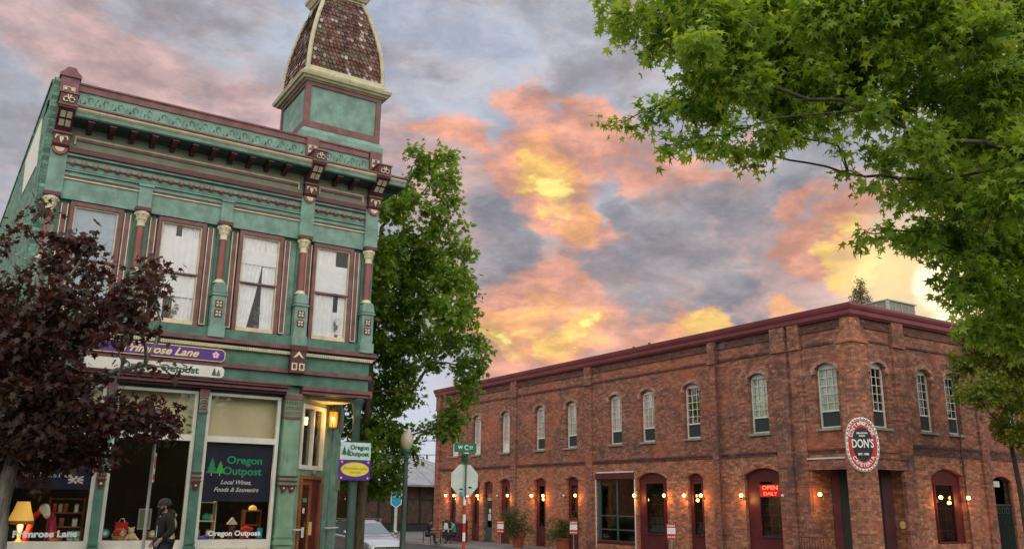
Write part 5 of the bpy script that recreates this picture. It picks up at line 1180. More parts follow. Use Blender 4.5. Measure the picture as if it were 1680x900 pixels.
bl=item('poster_card',(6.2,20.3,.75),'small blue card in the lower right corner of the right shop window','card'); mb=A(); mb.box(6.08,6.20,.20,.205,.76,.98); mb.build('card',M['blue'],bl); mb=A(); mb.ball((6.14,.197,.84),.03,8,6,1,.2,1); mb.build('emblem',M['chalk'],bl)
# bulbs hanging in the shop
for k,(x,y,z,lb) in enumerate(((5.0,21.2,3.55,'bare round bulb glowing behind the right transom window'),(6.2,21.3,2.35,'round bulb glowing at the right edge of the right shop window'))):
    e_=empty('pendant_bulb',(x,y,z),lb,'bulb'); mb=MB(); mb.ball((x,y,z),.07,10,8); mb.build('bulb',M['bulbw'],e_); mb=MB(); mb.tube([(x,y,z+.05),(x,y,3.95)],.008,5); mb.build('cord',M['black'],e_)
    ld=bpy.data.lights.new('bulb_light','POINT'); ld.energy=110 if k==0 else 14; ld.color=(1,.80,.50); ld.shadow_soft_size=.15; lo=bpy.data.objects.new('bulb_light',ld); lo.location=(-.2,-.25,-.2); COL.objects.link(lo); lo.parent=e_
# ================================================================== street furniture
gz=lambda x:gr(x)+.15
# slim pole with edge-on parking sign in front of the shops
pp=empty('parking_sign_post',(2.98,15.9,gz(3)),'slim galvanized post with a parking sign seen edge on, before the middle shop window','sign post')
X,Y=2.80,15.25
Y=16.35; X=3.00
mb=MB(); mb.tube([(X,Y,gz(3)),(X,Y,3.1)],.028,8); mb.build('post',M['steel'],pp)
ang=math.atan2(X,Y)+.10
def prot(u,d,z): return (X+u*math.sin(ang)+d*math.cos(ang),Y+u*math.cos(ang)-d*math.sin(ang),z)
mb=MB(prot); mb.box(-.15,.15,.032,.040,1.86,2.36); mb.build('sign_plate',M['white'],pp); mb=MB(prot); mb.box(-.13,.13,.041,.043,1.9,2.0); mb.box(-.13,.13,.041,.043,2.1,2.3); mb.build('red_marking',M['red'],pp)
# stop sign seen from behind, with street name blade
sx_,sy_=10.78,19.10; z0=gz(sx_)
sp=empty('stop_sign',(sx_,sy_,z0),'back of an octagonal stop sign on a red and white striped post','stop sign')
zc=2.12; mb=MB(); mb.tube([(sx_,sy_,z0),(sx_,sy_,1.66)],.035,10); mb.build('striped_post',M['red'],sp)
for k in range(5): z=z0+.15+k*.42; mb=MB(); mb.tube([(sx_,sy_,z),(sx_,sy_,z+.2)],.037,10); mb.build('white_band',M['chalk'],sp)
mb=MB(); mb.tube([(sx_,sy_-.02,1.66),(sx_,sy_-.02,2.52)],.022,8); mb.build('upper_post',M['polegreen'],sp)
mb=MB(lambda u,d,z:(sx_+u,sy_+d,z)); r8=.375/math.cos(math.pi/8); mb.prism([(r8*math.cos(math.pi/8+k*math.pi/4),zc+r8*math.sin(math.pi/8+k*math.pi/4)) for k in range(8)],.03,.036); mb.build('plate',M['whitesteel'],sp)
mb=MB(lambda u,d,z:(sx_+u,sy_+d,z)); r8=.36/math.cos(math.pi/8); mb.prism([(r8*math.cos(math.pi/8+k*math.pi/4),zc+r8*math.sin(math.pi/8+k*math.pi/4)) for k in range(8)],.037,.040); mb.build('front_face',M['red'],sp)
TF=((lambda u,d,z:(sx_-u,sy_+.043-d,z)),False); text('STOP',.27,M['chalk'],sp,TF,0,zc,-.0,off=.006)
mb=MB(lambda u,d,z:(sx_+u,sy_+d,z)); mb.prism([(-.10+.055*math.cos(k*.63),1.79+.055*math.sin(k*.63)) for k in range(10)],.022,.029); mb.m=1; mb.box(-.14,-.05,.022,.029,1.89,1.92); mb.box(.11,.2,.022,.029,1.93,1.97); mb.build('sticker',[M['blue'],M['black']],sp)
nm=empty('street_name_sign',(sx_,sy_,2.52),'green street name blade with white letters on top of the stop sign post','street sign')
mb=MB(lambda u,d,z:(sx_+u,sy_+d,z)); mb.box(-.03,.03,-.03,.03,2.50,2.76); mb.build('bracket',M['polegreen'],nm)
mb=MB(lambda u,d,z:(sx_+u,sy_+d,z)); mb.box(-.33,.29,-.012,.0,2.79,3.01); mb.build('blade',M['signgreen'],nm)
TN=((lambda u,d,z:(sx_+u,sy_+d,z)),False); text('W',.12,M['chalk'],nm,TN,-.17,2.90,-.014,off=.003); text('C',.17,M['chalk'],nm,TN,0.0,2.90,-.014,off=.004); text('ST',.10,M['chalk'],nm,TN,.14,2.90,-.014,off=.003)
mb=MB(lambda u,d,z:(sx_+u,sy_+d,z)); mb.box(-.06,.07,-.03,.02,2.76,2.785); mb.build('cap_clamp',M['chalk'],nm)
mb=MB(lambda u,d,z:(sx_+u,sy_+d,z)); mb.box(-.006,.006,-.12,.22,2.55,2.74); mb.build('cross_blade',M['signgreen'],nm)
# street lamp with acorn globe
lx,ly=10.62,22.15; z0=gz(lx)
sl_=empty('street_lamp',(lx,ly,z0),'dark green post top street lamp with a pale acorn globe, before the silver white car','street lamp')
mb=MB(); mb.lathe((lx,ly),[(.19,z0),(.19,z0+.12),(.13,z0+.2),(.15,z0+.5),(.085,z0+.62),(.075,z0+1.0),(.062,2.6),(.06,2.72),(.10,2.76),(.07,2.80),(.13,2.90),(.145,2.96),(.10,3.0)],14); mb.build('post',M['polegreen'],sl_)
mb=MB(); mb.lathe((lx,ly),[(.10,3.0),(.165,3.10),(.185,3.22),(.165,3.34),(.10,3.45),(.03,3.52)],14); mb.build('globe',M['globe'],sl_)
mb=MB(); mb.lathe((lx,ly),[(.03,3.5),(.018,3.56),(.002,3.6)],8); mb.build('finial',M['polegreen'],sl_)
# blue shield sign
bx_,by_=23.3,49.7; z0=gz(bx_)-.15
bs=empty('shield_sign',(bx_,by_,z0),'blue shield shaped sign on a white post behind the silver white car','sign post')
mb=MB(); mb.tube([(bx_,by_,z0),(bx_,by_,4.5)],.10,8); mb.build('post',M['whitesteel'],bs)
f_=lambda s: [(-.33*s,1.85+.38*s),(-.33*s,1.85-.42*s),(0,1.85-.66*s),(.33*s,1.85-.42*s),(.33*s,1.85+.38*s),(.12*s,1.85+.66*s),(-.12*s,1.85+.66*s)]
TQ=((lambda u,d,z:(bx_+u*.87+d*.5,by_-u*.5+d*.87,z)),False)
mb=MB(*TQ); mb.prism(f_(1.0),-.14,-.12); mb.build('border',M['chalk'],bs); mb=MB(*TQ); mb.prism([(-.28,2.14),(-.28,1.47),(0,1.26),(.28,1.47),(.28,2.14)],-.15,-.14); mb.build('blue_field',M['blue'],bs); mb=MB(*TQ); mb.prism([(-.28,2.15),(.28,2.15),(.26,2.28),(.1,2.44),(-.1,2.44),(-.26,2.28)],-.15,-.14); mb.m=1; mb.box(-.2,.2,-.155,-.15,1.84,1.92); mb.build('crest',[M['black'],M['chalk']],bs)
# three small parking notices on posts at the far kerb
def notice(x,y,zc,label):
    z0=gz(x); e_=empty('parking_notice',(x,y,z0),label,'notice post','red and white parking notices at the far kerb')
    q=lambda u,d,z:(x+u*.8+d*.6,y-u*.6+d*.8,z)
    mb=MB(q); mb.tube([(0,0,z0),(0,0,zc+.3)],.025,6); mb.build('post',M['steel'],e_)
    mb=MB(q); mb.box(-.19,.19,-.045,-.03,zc-.30,zc+.30); mb.build('plate',M['red'],e_)
    mb=MB(q); mb.box(-.16,.16,-.055,-.046,zc-.10,zc+.14); 
    for k in range(4): mb.box(-.15+k*.08,-.10+k*.08,-.052,-.046,zc+.19,zc+.25); mb.box(-.15+k*.08,-.10+k*.08,-.052,-.046,zc-.24,zc-.18)
    mb.build('white_panel',M['chalk'],e_)
notice(24.0,38.8,.42,'small red and white parking notice on a post left of the first potted shrub')
notice(24.3,33.0,.55,'small red and white parking notice on a post right of the second potted shrub')
notice(24.7,27.0,.58,'small red and white parking notice on a post by the wide red door')
# potted shrubs
def potted(x,y,r,h,label,pr):
    z0=gz(x); e_=empty('potted_shrub',(x,y,z0),label,'potted plant','potted shrubs before the brick building')
    mb=MB(); mb.lathe((x,y),[(pr*.7,z0),(pr*.95,z0+.5),(pr,z0+.55),(pr*1.08,z0+.56),(pr*1.08,z0+.64),(pr*.9,z0+.64),(pr*.85,z0+.58)],14); mb.build('pot',M['terracotta'],e_)
    cl=[(x+rnd.uniform(-.6,.6)*r,y+rnd.uniform(-.5,.5)*r,z0+.65+h*(.1+.75*rnd.random()**1.2),r*rnd.uniform(.22,.4)) for _ in range(20)]
    leaf_cloud('foliage',M['leafp'],e_,cl,700,.075,'oval',3); limbs('stem',M['bark'],e_,(x,y,z0+.55),(x,y,z0+.9),cl,.03,.6); return e_
# ================================================================== foliage tools
def leaf_cloud(name,mat,parent,clumps,dens,size,shape,seed,droop=.35,twig=.5,up=.9):
    rg=np.random.default_rng(seed)
    if shape=='star':
        a=[];n=5; angs=[-125,-62,0,62,125]; ln=[.52,.82,1.0,.82,.52]; pts=[(0,0,0)]; 
        out=[(-.22,0.0)]
        seq=[]
        for k in range(5):
            t=math.radians(angs[k]); seq.append((ln[k]*math.cos(t),ln[k]*math.sin(t)))
            if k<4: t2=math.radians((angs[k]+angs[k+1])/2); seq.append((.30*math.cos(t2),.30*math.sin(t2)))
        V=[(0.,0.,0.06)]+[(x,y,-.10*(x*x+y*y)) for x,y in seq]; F=[(0,i,i+1) for i in range(1,len(seq))]+[(0,len(seq),1)]
    elif shape=='maple':
        seq=[(-.28,0),(-.15,-.5),(.18,-.28),(.42,-.62),(.5,-.2),(1,0),(.5,.2),(.42,.62),(.18,.28),(-.15,.5)]
        V=[(.15,0,.05)]+[(x,y,-.12*abs(y)) for x,y in seq]; F=[(0,i,i+1) for i in range(1,len(seq))]+[(0,len(seq),1)]
    else:
        V=[(-.1,0,0),(.35,-.34,-.05),(1,0,-.1),(.35,.34,-.05)]; F=[(0,1,2),(0,2,3)]
    V=np.array(V)*size; F=np.array(F)
    C=np.array(clumps); w=C[:,3]**2*(1 if shape!='x' else 1); tot=0; P=[];D=[]
    for c in clumps:
        r_=max(.05,c[3]-size*(.85 if size>.1 else 1.05)); nt_=max(2,int(dens*r_**2))
        d=rg.normal(size=(nt_,3)); d/=np.linalg.norm(d,axis=1)[:,None]; rad=rg.random(nt_)**.45*r_*1.02; q=d*rad[:,None]; q[:,2]*=.82; ctr=np.array(c[:3])+q
        td=d+rg.normal(size=(nt_,3))*.5; td[:,2]-=droop*.6; td/=np.linalg.norm(td,axis=1)[:,None]
        m_=6
        for j in range(m_):
            P.append(ctr+td*(size*twig*j*.9)+rg.normal(size=(nt_,3))*size*.55); dd=td+rg.normal(size=(nt_,3))*.7; dd[:,2]-=droop; D.append(dd)
    P=np.concatenate(P);D=np.concatenate(D); n=len(P); D/=np.linalg.norm(D,axis=1)[:,None]
    Nn=np.zeros((n,3)); Nn[:,2]=up; Nn+=rg.normal(size=(n,3))*.55; Y_=np.cross(Nn,D); Y_/=np.linalg.norm(Y_,axis=1)[:,None]; Z_=np.cross(D,Y_)
    s=rg.uniform(.7,1.2,n)[:,None,None]
    VV=(P[:,None,:]+(V[None,:,0:1]*D[:,None,:]+V[None,:,1:2]*Y_[:,None,:]+V[None,:,2:3]*Z_[:,None,:])*s)
    o_=wloc(parent); VV=VV-np.array([o_.x,o_.y,o_.z]); k=len(V)
    FF=(F[None]+ (np.arange(n)*k)[:,None,None]).reshape(-1,3)
    me=bpy.data.meshes.new(name); me.vertices.add(n*k); me.vertices.foreach_set('co',VV.reshape(-1).astype('f')); me.loops.add(FF.size); me.loops.foreach_set('vertex_index',FF.reshape(-1).astype('i')); me.polygons.add(len(FF)); me.polygons.foreach_set('loop_start',(np.arange(len(FF))*3).astype('i')); me.polygons.foreach_set('loop_total',np.full(len(FF),3,'i')) if bpy.app.version<(4,0,0) else None
    me.materials.append(mat); me.update(calc_edges=True); me.validate()
    o=bpy.data.objects.new(name,me); COL.objects.link(o); o.parent=parent; return o
def limbs(name,mat,parent,base,top,clumps,r0_,thin=1.):
    """tapered trunk; each clump hangs on the nearest limb already grown, so the limbs branch"""
    mb=MB(); b=Vector(base); t=Vector(top); n=8
    pts=[b+(t-b)*(i/n)+Vector((rnd.uniform(-1,1),rnd.uniform(-1,1),0))*r0_*.4*(0<i<n) for i in range(n+1)]
    mb.tube([tuple(p) for p in pts],[r0_*(1.3 if i==0 else 1.05 if i==1 else 1-.62*i/n) for i in range(n+1)],12)
    nodes=[(pts[i],0.35*(pts[i]-pts[3]).length,-1) for i in range(3,n+1)]; nt0=len(nodes)
    todo=[Vector(c[:3]) for c in clumps]; rad=[c[3] for c in clumps]; order=[]
    mid=pts[5]; idx=sorted(range(len(todo)),key=lambda i:(todo[i]-mid).length)
    for i in idx:
        best=min(range(len(nodes)),key=lambda k:(todo[i]-nodes[k][0]).length+.45*nodes[k][1]+(0 if k<nt0 else 0))
        nodes.append((todo[i],nodes[best][1]+(todo[i]-nodes[best][0]).length,best)); order.append(i)
    desc=[1]*len(nodes)
    for k in range(len(nodes)-1,nt0-1,-1):
        p=nodes[k][2]; desc[p]+=desc[k]
    for k in range(nt0,len(nodes)):
        c_=nodes[k][0]; s=nodes[nodes[k][2]][0]; L_=(c_-s).length; ra=thin*(.009+.0095*desc[k]**.55); rb=thin*(.007+.0095*max(0,desc[k]-1)**.55)
        md=s+(c_-s)*.5+Vector((rnd.uniform(-.12,.12)*L_,rnd.uniform(-.12,.12)*L_,.06*L_)); pp_=[]
        for q in range(6):
            u=q/5; pp_.append(s*(1-u)**2+md*2*u*(1-u)+c_*u*u+Vector((rnd.uniform(-1,1),rnd.uniform(-1,1),rnd.uniform(-1,1)))*.025*L_*(0<q<5))
        mb.tube([tuple(p) for p in pp_],[ra+(rb-ra)*q/5 for q in range(6)],6)
        e_=rad[order[k-nt0]]
        for q in range(4):
            d_=Vector((rnd.uniform(-1,1),rnd.uniform(-1,1),rnd.uniform(-.5,.8))).normalized()*e_*.85; mb.tube([tuple(pp_[4]),tuple(c_+d_*.5+Vector((0,0,.03))),tuple(c_+d_)],[thin*.008,thin*.006,.003],4)
    return mb.build(name,mat,parent)
SWEETGUM = [(5.57,6.88,7.19,0.17),(6.24,6.99,6.68,0.14),(7.18,6.54,6.76,0.33),(8.04,6.44,6.85,0.38),(6.44,6.78,6.92,0.22),(7.2,6.71,7.47,0.38),(6.97,4.69,5.3,0.21),(8.24,5.1,5.87,0.23),(9.58,5.35,7.24,0.45),(9.5,4.86,5.97,0.42),(9.27,6.03,5.23,0.16),(4.8,6.02,6.3,0.12),(5.47,6.61,6.68,0.16),(5.28,6.09,6.46,0.22),(6.01,6.52,6.66,0.22),(6.14,6.44,6.93,0.29),(5.46,5.41,5.89,0.23),(5.81,5.66,6.46,0.31),(6.21,5.63,6.37,0.37),(7.64,6.42,7.47,0.45),(7.7,6.05,6.98,0.43),(6.75,4.91,6.39,0.37),(8.38,5.71,7.03,0.44),(7.23,4.56,6.31,0.36),(8.59,5.08,6.79,0.42),(7.71,4.22,6.3,0.36),(7.69,3.94,5.96,0.35),(10.07,4.77,7.37,0.44),(5.72,5.86,5.94,0.16),(5.96,5.76,5.83,0.21),(6.35,7.83,6.21,0.1),(6.36,7.51,6.11,0.13),(5.61,6.31,5.51,0.13),(6.87,7.39,6.36,0.2),(6.39,6.47,5.96,0.22),(6.87,6.57,6.09,0.28),(6.26,5.55,5.79,0.31),(7.95,6.58,6.56,0.38),(7.81,5.92,6.4,0.35),(8.71,6.17,6.6,0.38),(8.83,5.81,6.77,0.31),(7.88,4.78,5.93,0.23),(8.36,4.67,5.95,0.32),(8.22,4.23,5.65,0.31),(8.41,4.01,5.75,0.3),(5.42,5.89,4.95,0.09),(5.94,6.22,5.25,0.14),(6.68,6.6,5.6,0.19),(5.82,5.43,5.02,0.17),(7.28,6.48,5.55,0.18),(6.76,5.88,5.05,0.08),(6.75,5.7,5.37,0.22),(7.96,6.34,6.06,0.26),(7.54,5.64,5.72,0.19),(7.4,5.34,5.26,0.14),(7.89,5.6,5.14,0.13),(8.51,5.79,5.56,0.16),(7.23,4.82,4.65,0.12),(9.39,6.02,5.79,0.23),(7.44,4.46,5.02,0.25),(9.49,5.24,5.8,0.4),(10.09,5.13,5.9,0.41),(8.29,3.94,4.91,0.29),(9.18,5.72,5.27,0.2),(8.41,4.96,4.95,0.27),(9.27,5.05,5.08,0.38),(8.18,4.11,4.51,0.32),(7.16,4.99,4.15,0.08),(7.58,5.11,4.27,0.11),(9.52,6.17,4.84,0.18),(7.98,4.89,4.31,0.21),(9.61,5.52,4.69,0.35),(10.43,5.54,4.76,0.41),(10.81,5.33,4.77,0.38),(8.57,5.05,4.12,0.15),(8.71,5.06,3.91,0.16),(9.36,5.17,3.99,0.31),(10.37,5.3,4.08,0.36),(8.21,4.71,3.51,0.1),(10.08,5.51,3.71,0.24),(10.53,5.41,3.6,0.29),(10.67,4.51,6.86,0.59),(8.64,3.79,4.88,0.47),(11.25,5.11,4.64,0.6),(7.29,4.21,6.83,0.48),(8.6,4.05,7.24,0.52),(7.56,5.44,7.64,0.49),(7.24,6.5,8.04,0.45),(5.58,6.01,7.07,0.32),(10.99,4.26,7.67,0.6)]
REDMAPLE = [(0.73,15.6,6.17,0.22),(0.52,15.28,5.76,0.13),(0.32,15.4,5.81,0.09),(0.25,15.23,5.4,0.13),(1.04,14.47,5.46,0.26),(1.31,14.5,5.4,0.25),(1.01,16.0,5.42,0.31),(1.63,16.36,5.44,0.3),(0.53,15.22,4.75,0.27),(1.1,14.66,4.53,0.37),(1.8,16.43,4.79,0.38),(0.53,16.24,4.39,0.45),(1.95,14.9,4.81,0.26),(2.11,14.34,4.98,0.25),(2.44,14.88,5.37,0.22),(2.51,15.52,4.99,0.25),(2.56,14.59,4.97,0.16),(2.12,14.93,4.49,0.3),(0.86,14.99,3.98,0.49),(1.58,16.54,4.32,0.42),(1.86,14.29,4.03,0.24),(2.31,15.04,4.33,0.24),(2.73,15.61,4.36,0.15),(2.05,14.53,3.64,0.13),(2.57,15.63,3.77,0.14),(2.92,15.94,3.79,0.11),(2.96,15.17,3.67,0.09),(1.94,16.23,3.58,0.21),(1.27,15.05,3.37,0.4),(0.76,16.15,3.45,0.49),(1.06,15.46,2.82,0.47),(1.7,16.72,2.91,0.44),(2.06,15.17,2.87,0.39),(2.48,15.28,2.9,0.36),(3.03,16.27,2.88,0.32),(3.23,15.82,2.76,0.19),(2.84,16.41,2.64,0.21),(1.94,15.79,2.36,0.36),(1.44,16.19,2.36,0.45),(0.97,17.1,2.28,0.41),(2.25,15.67,2.3,0.18),(1.19,16.02,1.87,0.21),(-0.1,16.21,4.76,0.59),(-0.01,15.9,3.54,0.66),(0.16,16.69,2.47,0.59),(0.03,17.22,5.85,0.32),(0.6,15.17,3.89,0.42),(0.97,15.02,3.25,0.37),(0.69,15.37,3.07,0.42),(0.78,15.51,2.44,0.37),(1.14,15.1,2.62,0.35),(1.49,14.99,3.05,0.3)]
MAPLE = [(10.94,22.06,11.41,0.33),(10.71,21.26,10.52,0.32),(10.09,21.41,9.79,0.35),(10.45,20.69,9.47,0.34),(9.08,21.19,7.69,0.5),(9.11,21.29,9.47,0.3),(10.41,21.7,11.55,0.31),(11.15,21.55,11.52,0.35),(10.7,20.31,10.45,0.33),(10.49,21.82,11.04,0.31),(10.17,22.16,10.46,0.36),(9.95,22.21,9.81,0.46),(11.18,21.24,10.05,0.35),(11.75,21.43,9.43,0.25),(10.68,20.8,8.95,0.44),(10.56,22.1,9.01,0.53),(9.5,21.41,8.42,0.44),(11.44,20.9,8.5,0.38),(11.08,22.2,8.41,0.68),(10.25,22.57,8.0,0.68),(11.14,20.66,7.63,0.56),(12.42,22.23,7.68,0.37),(10.19,22.75,7.02,0.62),(10.81,22.04,7.24,0.67),(10.81,20.17,6.55,0.54),(11.95,21.36,6.73,0.38),(11.81,20.62,5.89,0.34),(12.68,21.62,5.87,0.21),(11.59,21.49,6.03,0.42),(11.27,22.89,6.35,0.65),(10.33,22.95,6.08,0.67),(10.88,23.4,5.29,0.61),(10.99,21.64,5.4,0.34),(12.36,21.89,5.33,0.46),(12.76,21.89,5.6,0.25),(10.76,23.8,4.6,0.58),(10.64,22.15,4.52,0.34),(12.74,22.54,4.81,0.33),(12.4,23.17,3.79,0.47),(11.66,23.03,3.62,0.25),(12.89,23.2,3.96,0.28),(12.66,23.13,4.42,0.29),(10.35,23.22,3.64,0.56),(10.87,23.05,3.28,0.42),(9.7,22.59,2.83,0.53),(11.11,24.24,2.59,0.47),(10.87,24.89,2.15,0.55),(11.13,22.77,3.01,0.28),(9.92,24.11,3.68,0.53),(9.88,23.92,4.72,0.71),(9.68,23.66,6.11,0.72),(8.99,21.73,7.11,0.67),(9.67,23.08,8.58,0.54),(9.85,24.18,2.29,0.42),(11.1,23.75,2.14,0.32),(10.82,20.5,10.31,0.24)]
STREETTREE = [(31.11,17.39,7.85,0.72),(32.47,16.98,8.17,0.86),(31.01,17.8,6.88,0.58),(32.3,17.27,6.93,0.9),(29.92,16.66,5.56,0.72),(31.31,16.32,5.42,0.77),(30.67,17.69,5.61,0.44),(32.6,17.58,4.52,0.58),(31.91,16.56,4.09,0.54),(33.18,16.66,6.71,0.9),(30.79,18.09,6.33,0.27),(31.59,15.14,7.23,1.06),(33.57,15.92,5.77,1.1),(32.61,16.05,4.42,0.86),(30.01,15.81,8.44,0.63),(31.33,15.24,8.51,0.85)]

# sweetgum over the camera's right
sgm=empty('star_leaf_tree',(12.2,2.6,gz(12)),'large overhanging tree with star shaped leaves filling the upper right','tree')
limbs('trunk',M['barkd'],sgm,(12.2,2.6,-.3),(11.2,3.8,8.0),SWEETGUM,.30,.42)
leaf_cloud('crown',M['leafg'],sgm,SWEETGUM,2000,.080,'star',21,droop=.55)
# dark red maple before the shops
rmt=empty('red_leaf_maple',(1.08,16.7,-.15),'dark red leaved maple on the pavement before the green building','tree')
limbs('trunk',M['barkg'],rmt,(.86,16.72,-.15),(.92,16.6,6.2),REDMAPLE,.135)
leaf_cloud('crown',M['leafr'],rmt,REDMAPLE,800,.100,'maple',22,droop=.5)
# green maple beyond the corner
gmt=empty('green_maple',(9.95,23.6,gz(10)),'tall green maple beside the green building corner','tree')
limbs('trunk',M['bark'],gmt,(9.98,23.75,gz(10)),(9.9,23.0,9.5),MAPLE,.155)
leaf_cloud('crown',M['leafm'],gmt,MAPLE,500,.125,'maple',23,droop=.45)
# street tree by the brick building, far right
stt=empty('street_tree',(33.2,17.9,-.7),'green street tree standing before the right end of the brick building','tree')
limbs('trunk',M['barkd'],stt,(33.6,17.75,-.75),(33.3,17.9,8.0),STREETTREE,.12)
leaf_cloud('crown',M['leafs'],stt,STREETTREE,430,.12,'maple',24,droop=.4)
# far tree seen over the roof
ftt=empty('distant_tree',(51.5,36.4,-.7),'small hazy tree showing over the roof left of the roof unit','tree')
FT=[(51.4,36.4,16.0,.42),(51.2,36.6,15.5,.38),(51.8,36.3,15.4,.38),(51.5,36.4,16.6,.28),(51.1,36.5,14.9,.3),(51.9,36.4,14.8,.3),(51.5,36.5,14.4,.35),(51.2,36.5,14.0,.4),(51.8,36.4,13.8,.4)]
limbs('trunk',M['bark'],ftt,(51.5,36.4,-.7),(51.5,36.4,15.5),FT,.14); leaf_cloud('crown',M['leafq'],ftt,FT,900,.12,'oval',25)
potted(26.2,40.56,1.05,1.35,'bushy potted shrub in a clay pot, left one, beyond the first notice',.36)
potted(26.2,36.5,1.0,1.0,'wide low potted shrub in a clay pot, right one, beside the large shop window',.36)

# unseen buildings added across the street to darken the window reflections
for i,(x0,x1,y0,y1,h,mt) in enumerate(((-40,-8,-34,-24,7.5,'brick'),(-7,14,-36,-24,6.5,'fence'),(15,40,-34,-24,7.,'brick'),(62,75,-20,22,8.,'brick'),(-30,-3,52,90,7.,'brick'))):
    e_=empty('added_building',((x0+x1)/2,(y0+y1)/2,-.6),('brick row with shopfronts at the south west','low timber hall at the south','brick row at the south east','brick block at the far east','brick block at the north west')[i]+', unseen, added for darker window reflections','building')
    mb=MB(); mb.box(x0,x1,y0,y1,-.6,h); mb.build('wall',M[mt],e_); mb=MB(); mb.box(x0-.3,x1+.3,y0-.3,y1+.3,h,h+.4); mb.build('roof',M['fence'],e_)
    fy=y1 if y1<0 else y0; n=int((x1-x0)/3)
    for k in range(n):
        for z in (.3,4.): mb=MB(); mb.box(x0+1+k*3,x0+2.4+k*3,fy-.06,fy+.06,z,z+2.2); mb.build('window',M['dark'],e_)
# trees standing out of frame whose crowns the windows mirror
bt=empty('leafy_tree',(0,0,0))
BC=[(rnd.uniform(-2.6,2.6),rnd.uniform(-2.6,2.6),3.4+5.8*rnd.random(),rnd.uniform(.8,1.3)) for _ in range(26)]
limbs('trunk',M['bark'],bt,(0,0,-.3),(0,0,7.5),BC,.2); leaf_cloud('crown',M['leafm'],bt,BC,60,.26,'maple',31)
for i,(x,y) in enumerate(((-15,-11),(-7,-15),(1,-12),(9,-14),(17,-12),(-24,-4),(45,2),(54,-5),(7,47),(5.5,58),(8,70),(26,-13))):
    o=bt if i==0 else copy_tree(bt); o.location=(x,y,gr(x)+.1); o.rotation_euler=(0,0,i*1.3)
    tag(o,'broad leafy green tree outside the picture, mirrored in the windows','tree','trees outside the picture')
